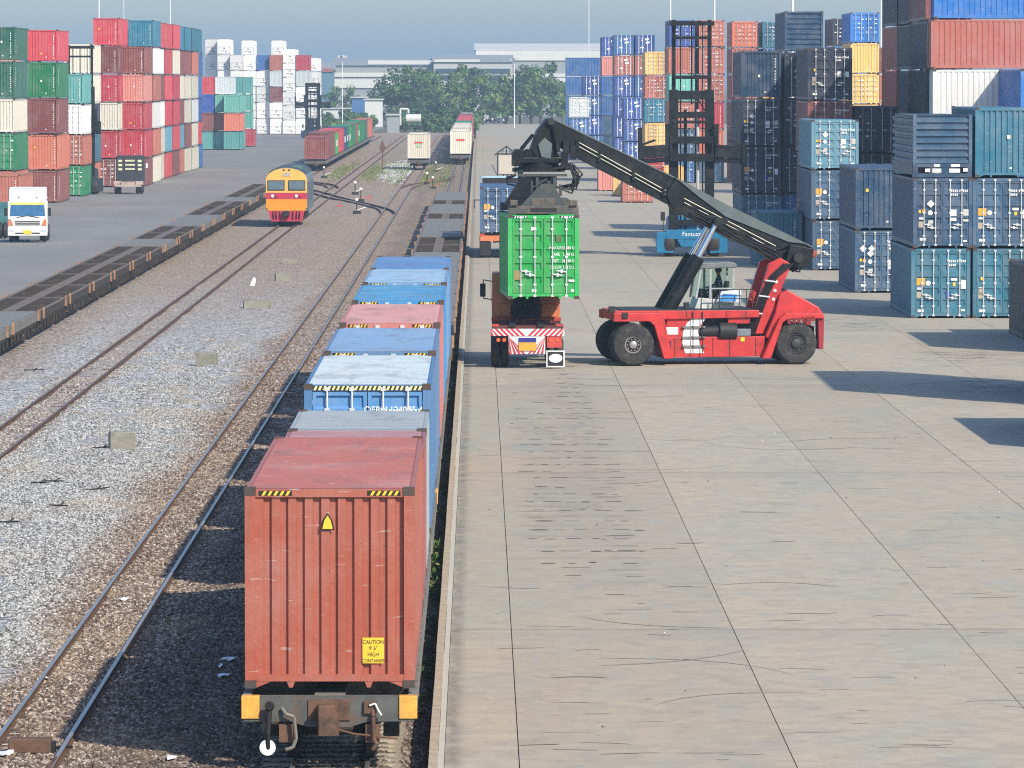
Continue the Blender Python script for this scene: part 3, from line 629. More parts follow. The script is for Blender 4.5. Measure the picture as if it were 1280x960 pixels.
# ---- left yard
B = 'left yard front row'
def xr(px, Y): return xl(px, Y, -1)
stack(0, B, xr(26, 431), 431, ['brown/p/h'], lod=1)
stack(1, B, xr(20, 447), 447, ['orange/p/h','green/d/h','cream/p/s','dark green/p/h','dark green/p/s'], lod=1)
stack(2, B, xr(73.5, 471), 471, ['maroon/p/s','orange/p/h','maroon/p/h','green/p/h','red/p/s'], lod=1)
stack(3, B, xr(106, 497), 497, ['green/d/s','brown/d/s','white/d/s','teal/p/s','-','-'], lod=1)
stack(4, B, xr(115, 512), 512, ['orange/p/s','sea blue/p/s','navy/p/s','cream/p/s','cream/p/s'], lod=1)
stack(5, B, xr(150, 540), 540, ['maroon/d/s','red/p/s','cream/p/s','crimson/p/s','maroon/p/s','red/p/s'], lod=1)
stack(6, B, xr(182, 545), 545, ['maroon/p/s','crimson/p/s','red/p/s','salmon/p/s','maroon/p/s'], lod=1)
stack(7, B, xr(193, 560), 560, ['cream/p/s','brown/p/s','white/p/s','brown/p/s','white/p/s','turquoise/p/s'], lod=1)
container(xr(167, 575), 575, 5*2.6, L40, HS, 'red', 'plain', 'red container topmost against the sky, behind the left yard row', None, 1)
container(xr(14, 520), 520, 10.4, L40, HS, 'salmon', 'plain', 'salmon container topmost at the left edge of the picture', None, 1)
B = 'left yard receding row'
rows = [['cream/p/s','cream/p/s','white/p/s','maroon/p/s','white/p/s','red/p/s'], ['red/p/s','pale blue/p/s','crimson/p/s','red/p/s','red/p/s','red/p/s'], ['maroon/p/s','red/p/s','red/p/s','crimson/p/s','cream/p/s','red/p/s'],
        ['brown/p/s','pale blue/p/s','maroon/p/s','cream/p/s','maroon/p/s','turquoise/p/s'], ['cream/p/s','maroon/p/s','cream/p/s','cream/p/s','maroon/p/s','turquoise/p/s'], ['cream/p/s','cream/p/s','silver/p/s','cream/p/s','brown/p/s','turquoise/p/s'],
        ['blue/p/s','red/p/s','royal blue/p/s','blue/p/s','blue/p/s','turquoise/p/s']]
for j, tr in enumerate(rows):
    Yj = 574+13.4*j; stack(j, B, -32.7+.1*(j % 3), Yj, tr, lod=1 if j < 2 else 2)
B = 'left teal block further back'
Y = 832.
for j, (px, tr) in enumerate(((268, ['teal/p/s','maroon/p/s','royal blue/p/s','red/p/s']), (290, ['mint/p/s','brown/p/s','mint/p/s','silver/p/s']), (302, ['teal/p/s','orange/p/s','mint/p/s','-']))):
    stack(j, B, xr(px, Y), Y+random.uniform(-2, 2), tr, lod=2)
stack(3, B, xr(305, 855), 855, ['teal/p/s','teal/p/s','mint/p/s','teal/p/s'], lod=2, L=L20)
stack(4, B, xr(315, 880), 880, ['teal/p/s','mint/p/s','mint/p/s','teal/p/s'], lod=2, L=L20)
container(xr(318, 872), 872, 0, L20, HS, 'red', 'plain', 'single red container on the ground beside the teal stacks', None, 2)
B = 'white refrigerated block far left'
Y = 1075.
for j in range(8):
    px = 273+j*16.4; n = (6, 6, 5, 5, 5, 5, 5, 5)[j]; tr = ['white/r/h']*n
    if j == 4: tr[4] = 'blue/p/h'
    if j == 5: tr[2] = 'maroon/p/h'; tr[3] = 'silver/p/h'; tr[4] = 'brown/p/h'
    if j == 6: tr = ['white/r/s']*6
    if j == 7: tr = ['white/r/h','white/r/h','white/r/h','silver/p/h','crimson/p/h']
    stack(j, B, xr(px, Y), Y+random.uniform(-4, 4), tr, lod=2)
for j in range(5): stack(9+j, B, xr(300+j*18.5, 1105), 1105+j, ['white/r/h']*(5+(j % 2)), lod=2)
stack(8, B, xr(400, 1140), 1140, ['white/r/h']*4+['white/r/s'], lod=2)
# ================================================================ TRAINS
M_HEAD = mat('headstock_paint', (.085,.09,.085), .75, var=.35, scale=3, dirt=(.14,.08,.055)); M_BUFY = mat('yellow_end_block', (.68,.36,.06), .6, var=.15, scale=6, dirt=(.5,.27,.06))
M_STAKE = mat('orange_stake', (.33,.18,.1), .7, var=.25, dirt=(.25,.12,.07)); M_SILL = mat('wagon_side_sill', (.2,.19,.17), .8, var=.3, scale=4, dirt=(.1,.07,.05))
RZ = -.03
def bogie(parent, y):
    bg_ = MB()
    for s in (-1, 1):
        bg_.prism([(-1.2,.36),(-1.1,.62),(-.4,.5),(.4,.5),(1.1,.62),(1.2,.36),(.6,.3),(-.6,.3)], 'x', s*.82-.06, s*.82+.06)
        for yy in (-.85, .85): bg_.box(s*.9-.09, s*.9+.09, yy-.14, yy+.14, .33, .56)
        for k in range(5): bg_.cyl((s*.83, -.16+k*.08, .36), (s*.83, -.16+k*.08, .6), .04, 6)
    bg_.box(-.9, .9, -.2, .2, .45, .66)
    o = bg_.build('bogie', M_BOGIE, parent); o.location = (0, y, 0)
    for yy in (-.85, .85):
        w_ = MB()
        for s in (-1, 1): w_.lathe((s*.5, 0, .43), (s, 0, 0), [(0,.43),(.02,.455),(.04,.43),(.13,.42),(.13,.36),(.07,.33),(.07,.12),(.13,.12)], 24)
        w_.cyl((-.5, 0, .43), (.5, 0, .43), .08, 8); q = w_.build('wheelset', M_BOGIE, o); q.location = (0, yy, 0)
    return o
def wagon(y0, Lw, x, label, group, kind, simple=False):
    """kind: box = skeleton under containers, plank = planked deck, open = open ladder deck"""
    t = thing('flat_wagon', label, 'wagon', (x, y0, RZ), 0, group); b = MB(); D = 1.02
    for s in (-1, 1): b.box(s*1.19-.06, s*1.19+.06, .12, Lw-.12, D-.3, D)
    b.box(-.22, .22, .12, Lw-.12, D-.34, D-.004)
    n = 6 if kind != 'open' else 6
    for k in range(n+1):
        y = .2+(Lw-.4)*k/n
        for s in (-1, 1): b.box(min(s*.22, s*1.13), max(s*.22, s*1.13), y-.12, y+.12, D-.25, D-.012)
    if kind == 'open':
        for k in range(13):
            y = .3+(Lw-.6)*k/12
            for s in (-1, 1): b.box(min(s*.22, s*1.13), max(s*.22, s*1.13), y-.03, y+.03, D-.2, D-.06)
    b.build('frame', mat('wagon_frame_black', (.045,.038,.034), .85, var=.4, scale=4, dirt=(.1,.06,.045)) if kind == 'open' else M_SILL, t)
    if kind == 'plank':
        for k in range(12):
            d = MB().box(-1.13, 1.13, .15+(Lw-.3)*k/12+.015, .15+(Lw-.3)*(k+1)/12-.015, D-.008, D+.035).build('plank', M_ASH, t)
    if kind == 'open':
        b = MB()
        for s in (-1, 1): b.box(s*1.19-.075, s*1.19+.075, .1, Lw-.1, D+.002, D+.03)
        b.box(-.24, .24, .1, Lw-.1, D+.0, D+.03); b.build('deck_rail', mat('deck_rail_rust', (.15,.12,.1), .85, var=.3, scale=4), t)
    for s in (-1, 1):
        if kind != 'box':
            for k in range(2): MB().box(s*1.275-.035, s*1.275+.035, .8+(Lw-1.6)*k-.14, .8+(Lw-1.6)*k+.14, D-.3, D+.12).build('stake_pocket', M_STAKE, t)
            b = MB()
            for k in range(9): yy = .5+(Lw-1)*k/8; b.box(s*1.22-.03, s*1.22+.05, yy-.05, yy+.05, D-.72, D-.3)
            b.box(s*1.2-.02, s*1.2+.02, .3, Lw-.3, D-.42, D-.3); b.build('underframe', M_BOGIE, t)
    for yb in (2.0, Lw-2.0): bogie(t, yb)
    for e_ in (0, 1):
        yy = 0 if e_ == 0 else Lw; sg = -1 if e_ == 0 else 1
        MB().prism([(-1.22,D+.0),(1.22,D+.0),(1.22,D-.36),(.55,D-.36),(.3,D-.44),(-.3,D-.44),(-.55,D-.36),(-1.22,D-.36)], 'y', yy-.0*sg, yy-.14*sg).build('headstock', M_HEAD, t)
        MB().box(-.14, .14, yy-.02 if sg > 0 else yy-.42, yy+.42 if sg > 0 else yy+.02, .5, .82).build('coupler', M_RUST, t)
    return t
def roof_mat():
    m = PAINT.copy(); m.name = 'bleached_roof_paint'; t = m.node_tree; b = t.nodes['Principled BSDF']; src = b.inputs['Base Color'].links[0].from_socket
    n = noise_at(t, (1.1, .35, 1), 7.0, .7, .6); c = mix(t, rmp(t, n, .5, .68, (0,0,0), (.5,.5,.5)), src, (.13,.1,.09)); n2 = noise_at(t, (.6, .5, 1), 5.0, .6); c = mix(t, rmp(t, n2, .5, .75, (0,0,0), (.25,.25,.25)), c, (.5,.46,.44)); t.links.new(c, b.inputs['Base Color']); b.inputs['Specular IOR Level'].default_value = .2; return m
ROOFP = roof_mat()
GT = 'container wagons standing along the platform'
CZ = RZ+1.03+.07
train = [(83.7, L40, HQ, 'brick red', 'plain', 'brick red high container nearest the camera with yellow caution plate', None),
 (96.75, L20, HS, 'maroon', 'plain', 'short maroon container right behind the nearest brick red one on the train', (.33,.09,.085)),
 (103.0, L20, HS, 'silver', 'plain', 'short grey-roofed container, third on the platform train', (.34,.37,.38)),
 (112.4, L40, HQ, 'blue', 'door', 'blue container with pale roof, striped header and doors, fourth on platform train', (.06,.2,.42)),
 (126.2, L40, HQ, 'steel blue', 'door', 'steel blue container, fifth on the platform train', (.10,.2,.36)),
 (141.0, L40, HQ, 'salmon', 'door', 'faded pink-roofed red container in the middle of the platform train', (.55,.17,.14)),
 (155.5, L40, HQ, 'bright blue', 'door', 'bright blue container behind the pink-roofed one on the platform train', (.03,.23,.5)),
 (169.4, L40, HQ, 'steel blue', 'door', 'faded blue container, second last on the platform train', (.13,.26,.42)),
 (182.4, L40, HQ, 'blue', 'plain', 'blue container at the far end of the platform train', (.07,.2,.42))]
firstc = None
for k, (y, L, H, c, e_, lab, tint) in enumerate(train):
    o = container(T_TRAIN, y, CZ, L, H, c, e_, lab, 'containers on the platform train', 0, 0, k > 0 and e_ != 'plain', tint); firstc = firstc or o
    o['faded'] = k
    # faded, sun-bleached roof skins differ from the walls
    rc = [None, (.42,.2,.2), (.34,.38,.39), (.55,.64,.66), (.17,.29,.45), (.55,.26,.23), (.06,.31,.55), (.24,.38,.52), (.1,.25,.5)][k]
    b = MB(); strip(b, corr(.12, L-.12, int(L/.55), -.02), lambda t, d, q: ((-1.14, 1.14)[q], t, H-.018+(-.008 if d else 0)))
    q = b.build('roof', ROOFP, o); q.color = (*(rc or (.4,.105,.065)), 1)
    # header hazard stripes
    b = MB()
    for s in (-1, 1):
        for j in range(5):
            x = s*.78+(j-2)*.085; b.add([(x-.028,.006,H-.115),(x+.012,.006,H-.115),(x+.05,.006,H-.05),(x+.01,.006,H-.05)], [(0,1,2,3)], 1)
        b.add([(s*.78-.24,.0085,H-.12),(s*.78+.24,.0085,H-.12),(s*.78+.24,.0085,H-.045),(s*.78-.24,.0085,H-.045)], [(0,1,2,3)], 0)
    if k in (0, 4, 5, 6, 7): b.build('hazard_stripes', [M_BLACK, M_YEL], o)['kind'] = 'stuff'
    if k == 3:
        b = MB(); b.box(-1.05, 1.05, .004, .011, H-.125, H-.035, 0)
        for j in range(24): x = -1.04+j*.0875; b.add([(x,.001,H-.12),(x+.045,.001,H-.12),(x+.08,.001,H-.04),(x+.035,.001,H-.04)], [(0,1,2,3)], 1)
        b.build('hazard_stripes', [M_BLACK, mat('pale_yellow_print', (.75,.68,.3), .55)], o)
        tm = text_mesh('OERU 124005 4', .17, M_WHITE); q = obj('lettering', tm, o); q.location = (.5, .004, H-.5); q.rotation_euler = (R(90), 0, 0)
# nearest container: caution plate, warning triangle
t = firstc
MB().box(.47, .78, .02, .03, .36, .73).build('caution_plate', M_YEL, t)
for k, s in enumerate(('CAUTION', "9' 6\"", 'HIGH', 'CONTAINER')):
    q = obj('lettering', text_mesh(s, .082 if k != 3 else .07, M_BLACK), t); q.location = (.625, .016, .665-.09*k); q.rotation_euler = (R(90), 0, 0); q.scale = (.82, 1, 1)
b = MB(); b.prism([(-.13,2.28),(.07,2.28),(.04,2.42),(-.03,2.53),(-.1,2.42)], 'y', .02, .03, 0); b.prism([(-.105,2.3),(.045,2.3),(.015,2.42),(-.03,2.495),(-.075,2.42)], 'y', .012, .021, 1)
b.build('warning_triangle', [M_BLACK, M_YEL], t)
# patches of wear where the roof edge was struck
# wagons under the train
for k, (y, L, txt) in enumerate(((83.35, 12.9, 'grey flat wagon with yellow end blocks under the nearest brick red container'), (96.5, 12.85, 'flat wagon under the two short containers of the platform train'),
   (112.1, 12.8, 'flat wagon under the fourth container of the platform train'), (125.9, 12.8, 'flat wagon under the fifth container of the platform train'), (140.7, 12.8, 'flat wagon under the pink-roofed container'),
   (155.2, 12.8, 'flat wagon under the bright blue container'), (169.1, 12.6, 'flat wagon under the second last container of the platform train'), (182.1, 12.8, 'flat wagon under the far end container of the platform train'))):
    wg = wagon(y, L, T_TRAIN, txt, GT, 'box')
    if k in (0, 3):
        for s in (-1, 1): MB().box(s*1.13-.13, s*1.13+.13, -.03, .16, .7, 1.03).build('end_block', M_BUFY, wg, .01)
    if k == 0:
        # brake gear hanging on the end of the last wagon
        b = MB().tube([(-.83,-.03,.88),(-.86,-.12,.84),(-.88,-.14,.5),(-.87,-.12,.28)], .045, 8); b.lathe((-.85,-.16,.9), (0,-1,0), [(0,.07),(.05,.05)], 10); b.build('brake_hose', M_HOSE, wg)
        MB().lathe((-.88, -.12, .3), (0,-1,0), [(0,.115),(.03,.115),(.035,.1)], 20).build('tail_disc', M_WHITE, wg)
        MB().tube([(-.68,-.04,.86),(-.62,-.1,.78),(-.5,-.12,.74),(-.47,-.12,.42),(-.52,-.13,.3),(-.62,-.13,.27)], .028, 7).build('air_pipe', mat('dull_pipe', (.22,.2,.17), .5, .4), wg)
        b = MB().tube([(.62,-.03,.86),(.63,-.09,.74),(.64,-.1,.42),(.68,-.12,.34),(.62,-.12,.27)], .03, 7); b.box(.5, .68, -.06, 0, .78, .96); b.build('brake_cock', M_RUST, wg)
        MB().tube([(.58,-.09,.9),(.66,-.1,.93),(.7,-.1,.84),(.75,-.1,.76)], .014, 6).build('white_rope', M_WHITE, wg)
        MB().tube([(.12,-.05,.55),(.35,-.07,.49),(.62,-.07,.46),(.98,-.05,.42)], .017, 6).build('uncoupling_rod', M_RUST, wg)
        b = MB()
        for s in (-1, 1): b.box(s*.62-.1, s*.62+.1, .0, .12, .36, .62)
        b.box(-.3, .3, -.03, .0, .68, .98); b.build('draft_gear', M_RUST, wg)
        MB().box(-.16, .1, -.34, -.02, .52, .93).build('coupler_head', M_RUST, wg, .03)
# empty wagons beyond the loaded ones on the platform track
GE = 'empty flat wagons on the platform track'
for k in range(18):
    wagon(198.5+14.6*k, 13.6, T_TRAIN, f'empty planked flat wagon on the platform track, {ORD[k]} beyond the containers', GE, 'open' if k in (7, 8, 12, 15) else 'plank')
# empty wagons on the left track
GL = 'empty flat wagons on the left track'
for k in range(22):
    y = 180+14.6*k; kind = 'plank' if k in (0, 1, 2, 9, 12, 13, 17) else 'open'
    wagon(y, 13.6, T_LEFT, f"empty {'planked' if kind == 'plank' else 'open ladder-frame'} flat wagon, {ORD[k]} from the left edge, left track", GL, kind)
# the distant container train on the left track
seq = ['maroon','maroon','maroon','vivid green','red','red','dark blue','dark blue','vivid green','green','green','maroon','vivid green','green','green','dark green','dark green','orange','orange','brown']
GLT = 'containers on the far left train'
for k, c in enumerate(seq):
    y = 645+14.2*k; wg = wagon(y-.3, 13.0, T_LEFT, f'flat wagon under the {ORD[k]} container of the far left train', 'wagons of the far left train', 'box')
    ct = container(T_LEFT, y, CZ, L40, HQ if k % 3 else HS, c, 'plain', f'{c} container, {ORD[k]} of the far left train', GLT, 2)
    if c in ('vivid green', 'dark blue'):
        b = MB()
        for j in range(3): b.box(1.215, 1.225, 2.5+j*2.6, 4.2+j*2.6, 1.0, 1.75)
        q = b.build('logo_band', M_WHITE, ct)
container(P(397, 300, 700).x, 700, 0, L40, HQ, 'yellow', 'plain', 'yellow container on the ground behind the far left train', None, 2)
for k in range(24):
    c = (['cream']*8+['green']*3+['red']*8+['maroon']*4+['white'])[k]
    y = 694+16*k; wagon(y-.3, 13.0, T_TRAIN, f'flat wagon under the {ORD[k]} container of the far platform train', 'wagons of the far platform train', 'box')
    ct = container(T_TRAIN, y, CZ, L40, HQ, c, 'plain', f'{c} container, {ORD[k]} of the far train beside the platform', 'containers on the far platform train', 2)
    if k == 0:
        q = MB().box(-.5, .5, .03, .042, 1.6, 1.85).build('red_logo', mat('red_print', (.6,.08,.05), .6), ct)
wagon(651.7, 13.0, T_NEAR, 'flat wagon under the lone cream container between the tracks', 'wagons between the tracks', 'box')
ct = container(T_NEAR, 652, CZ, L40, HQ, 'cream', 'plain', 'lone cream container with red and green logo standing between the tracks', None, 2)
MB().box(-.45, .45, .03, .042, 1.75, 1.95).build('red_logo', mat('red_print', (.6,.08,.05), .6), ct); MB().box(-.3, .3, .03, .042, 1.3, 1.7).build('green_logo', mat('pale_green_print', (.35,.5,.3), .6), ct)
# ---------------------------------------------------------------- locomotive
M_LY = mat('loco_yellow', (.78,.46,.08), .4, var=.08, scale=2); M_LC = mat('loco_cream', (.76,.43,.1), .4, var=.08, scale=2); M_LR = mat('loco_crimson', (.45,.03,.07), .45, var=.15)
M_LO = mat('loco_orange', (.74,.27,.02), .4, var=.1); M_LS = mat('loco_side_blue', (.13,.17,.21), .5, var=.25, scale=1.5, dirt=(.2,.2,.19)); M_LRF = mat('loco_roof', (.05,.07,.075), .6, var=.3)
lc = thing('locomotive', 'yellow, orange and crimson diesel locomotive facing the camera', 'locomotive', (T_LOCO, 398.8, RZ)); hw = 1.38
def arch(w_, z0, z1, zt, n=10): return [(-w_, z0), (-w_, z1)] + [(-w_*math.cos(math.pi*i/n), z1+(zt-z1)*math.sin(math.pi*i/n)) for i in range(1, n)] + [(w_, z1), (w_, z0)]
MB().prism(arch(hw, .95, 3.15, 3.9), 'y', .3, 16.5).build('body', M_LS, lc, smooth=True)
MB().prism(arch(hw+.02, 2.2, 3.1, 3.87), 'y', -.02, .34).build('cab_front_upper', M_LC, lc)
MB().box(-hw-.03, hw+.03, -.05, .36, 1.77, 2.2).build('crimson_band', M_LR, lc); MB().box(-hw-.02, hw+.02, -.04, .36, 1.15, 1.77).build('cab_front_lower', M_LO, lc)
MB().prism(arch(hw-.1, 3.35, 3.42, 3.98), 'y', .9, 16.2).build('roof', M_LRF, lc)
b = MB()
for k in range(4): b.box(.35, 1.0, 1.2+k*.75, 1.7+k*.75, 3.75, 4.02)
b.build('roof_grille', mat('roof_grille_green', (.08,.16,.15), .5), lc)
for s in (-1, 1):
    wn = MB(); x0, x1 = sorted((s*.17, s*1.24)); wn.box(x0-.05, x1+.05, -.06, -.015, 2.36, 3.05); wo = wn.build('cab_window', M_DARK, lc)
    MB().box(x0, x1, -.08, -.055, 2.42, 2.99).build('pane', M_GLASS, wo)
    for k in (0, 1): MB().lathe((s*(.95 if k else .68), -.05, 1.98), (0,-1,0), [(0,.11),(.06,.1),(.07,.06)], 14).build('headlight', M_WHITE if k == (s < 0) else mat('lamp_red', (.4,.03,.04), .3), lc)
    MB().lathe((s*.18, -.01, 3.75), (0,-1,0), [(0,.07),(.05,.06)], 10).build('marker_lamp', M_DARK, lc)
MB().box(-.24, .24, -.05, -.015, 3.34, 3.56).build('number_plate', mat('plate_grey', (.4,.38,.33), .5), lc)
MB().box(-1.3, 1.3, -.12, .3, .98, 1.16).build('buffer_beam', M_LO, lc)
MB().prism([(-1.25,.98),(1.25,.98),(1.05,.25),(-1.05,.25)], 'y', -.1, .1).build('pilot', M_LR, lc)
MB().box(-.22, .22, -.5, -.1, .6, .98).build('coupler', M_DARK, lc, .03)
b = MB()
for x in (-.9, -.7, -.45, .45, .7, .9): b.tube([(x,-.12,.95),(x,-.2,.7),(x*.95,-.15,.4)], .035, 6)
b.build('brake_hoses', M_HOSE, lc)
for yb in (3.2, 7.5, 13.0): bogie(lc, yb)
MB().box(-1.2, 1.2, 4.8, 11.0, .35, .95).build('fuel_tank', M_DARK, lc)
b = MB()
for k in range(6): b.box(hw-.005, hw+.02, 1.6+k*2.4, 2.9+k*2.4, 1.5, 2.9)
b.build('side_grille', mat('side_grille', (.09,.11,.13), .6), lc)
# ================================================================ REACH STACKER
RY = 203.0; RS_S = 36.1
rsx = P(880, 456, RY).x
rs = thing('reach_stacker', 'red reach stacker with black boom lifting the green container', 'reach stacker', (rsx, RY, 0), R(6.5))
def q2(px, py): return ((px-880)/RS_S, HCAM-(py-VPY)/RS_S)
def poly(pp): return [q2(*p) for p in pp]
def side(name, pp, v0, v1, m, bevel=0.02, par=rs): return MB().prism(poly(pp), 'y', v0, v1).build(name, m, par, bevel)
side('lower_chassis', [(818,446),(948,445),(950,420),(822,420)], -1.3, 1.3, M_RED)
side('deck', [(757,387),(942,387),(942,396),(757,399)], -1.4, 1.4, M_RED)
side('deck_walkway', [(768,385.6),(935,385.6),(935,387.3),(768,387.3)], -1.34, 1.34, M_DARK, 0)
for s in (-1, 1):
    side('front_fender', [(756,389),(818,389),(830,446),(819,446),(807,405),(801,399.5),(756,400)], s*1.62-.32, s*1.62+.32, M_RED)
    side('rear_fender', [(966,397),(974,391),(1021,391),(1022,397),(976,398),(970,402),(955,447),(944,447)], s*1.42-.3, s*1.42+.3, M_RED)
    side('rear_panel', [(1015,396),(1023,396),(1022,436),(1016,436)], s*1.3-.3, s*1.3+.3, mat('stacker_dark_red', (.28,.02,.03), .5))
    for a, b_ in (((957,330),(982,331)), ): pass
    side('boom_post', [(956,329),(970,322),(984,330),(969,368),(948,417),(930,417),(948,355)], s*1.0-.13, s*1.0+.13, M_RED)
side('engine_hood', [(950,420),(962,392),(968,367),(978,362),(1006,377),(1018,384),(1023,392),(1021,398),(975,400),(962,430)], -1.35, 1.35, M_RED, .04)
side('hood_vent', [(977,361),(1010,378),(1008,380.5),(975,363.5)], -1.0, 1.0, M_DARK, 0)
side('counterweight', [(955,446),(968,408),(1014,408),(1014,436),(1000,444)], -1.0, 1.0, M_DARK)
side('recess', [(822,396),(946,396),(948,421),(822,421)], -.95, .95, M_DARK, 0)
side('side_panel', [(826,396),(873,396),(868,420.5),(824,420.5)], -1.3, -1.2, M_RED); side('side_panel', [(903,396),(932,396),(930,404),(903,404)], -1.3, -1.2, M_RED)
side('white_swoosh', [(859,396),(876,396),(869,404),(866,412),(866,422),(868,432),(873,440.5),(849,440.5),(845.5,428),(846,414),(851,403)], -1.325, -1.29, M_WHITE, 0)
b = MB()
for py in (407.5, 420.3, 431.5):
    x0, z0 = q2(845, py); x1, _ = q2(874, py); b.box(x0, x1, -1.42, -1.3, z0-.025, z0+.025)
b.build('step', mat('step_steel', (.2,.2,.2), .5, .5), rs)
side('notice_plate', [(823,408),(840,408),(840,417),(823,417)], -1.325, -1.295, M_WHITE, 0); side('vent_grille', [(819.5,425),(831,425),(831,438),(819.5,438)], -1.32, -1.29, M_DARK, 0)
side('yellow_notice', [(919,421),(924,421),(924,426),(919,426)], -1.32, -1.295, M_YEL, 0)
x0, z0 = q2(892, 413); x1, _ = q2(914, 413); MB().cyl((x0,-1.2,z0), (x1,-1.2,z0), .31, 18).build('air_filter', M_DARK, rs, .02, True)
x2, z2 = q2(866, 414); MB().cyl((x2,-1.15,z2), (x0,-1.2,z0), .2, 14).build('exhaust_pipe', M_DARK, rs, 0, True)
x3, z3 = q2(932, 414); MB().box(x1, x3, -1.3, -1.0, z3-.15, z3+.1).build('battery_box', mat('grey_box', (.16,.18,.2), .5), rs, .02)
b = MB()
for px in (836, 884, 905, 938): x0, z0 = q2(px, 444.5); _, z1 = q2(px, 421); b.box(x0-.012, x0+.012, -1.309, -1.295, z0, z1)
for px in (790, 812, 850, 900, 925): x0, z0 = q2(px, 395.5); _, z1 = q2(px, 388); b.box(x0-.012, x0+.012, -1.409, -1.395, z0, z1)
b.build('panel_seams', M_DARK, rs)['kind'] = 'stuff'
b = MB()
for px in (858, 870): x0, z0 = q2(px, 440); _, z1 = q2(px, 388); b.bar((x0,-1.46,z0), (x0,-1.46,z1), .03, .03)
b.build('ladder_rail', M_DARK, rs)
b = MB(); rr = random.Random(8)
for k in range(5):
    pts = []
    for j in range(9): px = 860+j*14; u, z = q2(px, 252+(px-852)*.52+4*k+2.2*math.sin(j*1.3+k)); pts.append((u, -.53-.03*(k % 2), z))
    b.tube(pts, .02, 5)
b.build('boom_hoses', M_HOSE, rs)
b = MB()
for k in range(6): u, z = q2(978+k*6, 403-k*.6); b.box(u-.06, u+.06, -1.74, -1.72, z-.02, z+.16)
b.build('fender_grime_plate', mat('grime', (.2,.02,.02), .8), rs)['kind'] = 'stuff'
b = MB(); u, z = q2(965, 352)
for k in range(3): b.cyl((u-.05*k,-1.16,z-.3*k), (u-.05*k,-1.12,z-.3*k), .06, 8)
b.build('post_bolts', M_GALV, rs)
# hydraulic hoses up the post
b = MB()
for k in range(4): b.tube([(q2(928+k*3,417)[0], -1.18, q2(928,417)[1]), (q2(945+k*3,368)[0], -1.18, q2(945,368)[1]), (q2(957+k*3,345)[0], -1.18, q2(957,345)[1]), (q2(975+k*4,331)[0], -1.16, q2(975,329)[1])], .035, 6)
b.build('post_hoses', M_HOSE, rs)
b = MB()
for py, px in ((350,957),(369,949),(390,940)): u, z = q2(px, py); b.bar((u-.18,-1.2,z), (u+.2,-1.2,z-.05), .05, .05)
b.build('hose_clamps', M_GALV, rs)
# wheels
def wheel(par, u, v, z, r, wd, rimr, name='wheel', ax=(0,-1,0), rm=None):
    t = MB().lathe((0,0,0), ax, [(-wd/2,r*.72),(-wd/2+.02,r*.9),(-wd/2+.09,r*.985),(-wd*.18,r),(wd*.18,r),(wd/2-.09,r*.985),(wd/2-.02,r*.9),(wd/2,r*.72),(wd/2-.02,rimr*1.02),(wd/2-.12,rimr)], 36).build(name, M_RUBBER, par, 0, True); t.location = (u, v, z)
    b = MB(); a = Vector(ax); b.lathe(a*(wd/2-.14), ax, [(0,rimr),(.07,rimr*.98),(.07,rimr*.86),(-.02,rimr*.8),(-.02,rimr*.5),(.1,rimr*.42),(.12,rimr*.2)], 24)
    for k in range(10):
        an = 2*math.pi*k/10; c = Vector((math.cos(an)*rimr*.66, 0, math.sin(an)*rimr*.66)) if abs(ax[1]) > .5 else Vector((0, math.cos(an)*rimr*.66, math.sin(an)*rimr*.66)); b.cyl(c+a*(wd/2-.17), c+a*(wd/2-.08), rimr*.08, 6)
    b.build('rim', rm or mat('rim_dark', (.05,.05,.052), .5, .3), t, 0, True); return t
fu = (779-880)/RS_S; ru = (987-880)/RS_S
M_HUB = mat('hub_metal', (.35,.34,.32), .4, .6)
for v, a in ((-1.98,-1), (-1.34,-1), (1.34,1), (1.98,1)): wheel(rs, fu, v, .735, .735, .56, .3, ax=(0,a,0), rm=M_HUB if v == -1.98 else None)
for v, a in ((-1.45,-1), (1.45,1)): wheel(rs, ru, v, .735, .735, .56, .36, ax=(0,a,0))
MB().cyl((fu,-1.9,.735), (fu,1.9,.735), .2, 10).build('front_axle', M_DARK, rs); MB().cyl((ru,-1.4,.735), (ru,1.4,.735), .18, 10).build('rear_axle', M_DARK, rs)
# front lamps and stops
for px, py in ((756,385), (770,392)): u, z = q2(px, py); MB().box(u-.1, u+.1, -1.55 if px < 760 else -2.0, -1.3 if px < 760 else -1.94, z-.1, z+.1).build('work_lamp', M_DARK, rs)
# cab
cb = side('cab_base', [(864,386),(869,372),(914,376),(914,386)], -.72, .72, mat('cab_grey', (.5,.52,.5), .45), .02)
side('cab_roof', [(867,333),(871,328.5),(912,327.5),(917,330),(917,334.5),(868,336)], -.78, .78, mat('cab_roof_grey', (.14,.16,.16), .5), .03)
b = MB()
for s in (-1, 1):
    for pa, pb in (((866,373),(872,335)), ((884,373),(884,335)), ((913,377),(913,334)), ((884,361),(913,361))):
        a, c = q2(*pa), q2(*pb); b.bar((a[0], s*.7, a[1]), (c[0], s*.7, c[1]), .07, .07)
b.build('cab_frame', mat('cab_frame_grey', (.33,.36,.36), .5), rs)
mg, t, bs = nodes('clear_cab_glass'); bs.inputs['Base Color'].default_value = (.75,.9,.86,1); bs.inputs['Roughness'].default_value = .03; bs.inputs['Transmission Weight'].default_value = 1; bs.inputs['IOR'].default_value = 1.05
for s in (-1, 1):
    side('side_window', [(867,372),(873,336),(883,336),(883,372)], s*.7-.008, s*.7+.008, mg, 0); side('side_window', [(885,360),(885,336),(912,336),(912,360)], s*.7-.008, s*.7+.008, mg, 0)
a, c = q2(867, 372), q2(873, 336); MB().add if False else None
b = MB(); b.bar((a[0],0,a[1]), (c[0],0,c[1]), 1.34, .016); b.build('windscreen', mg, rs)
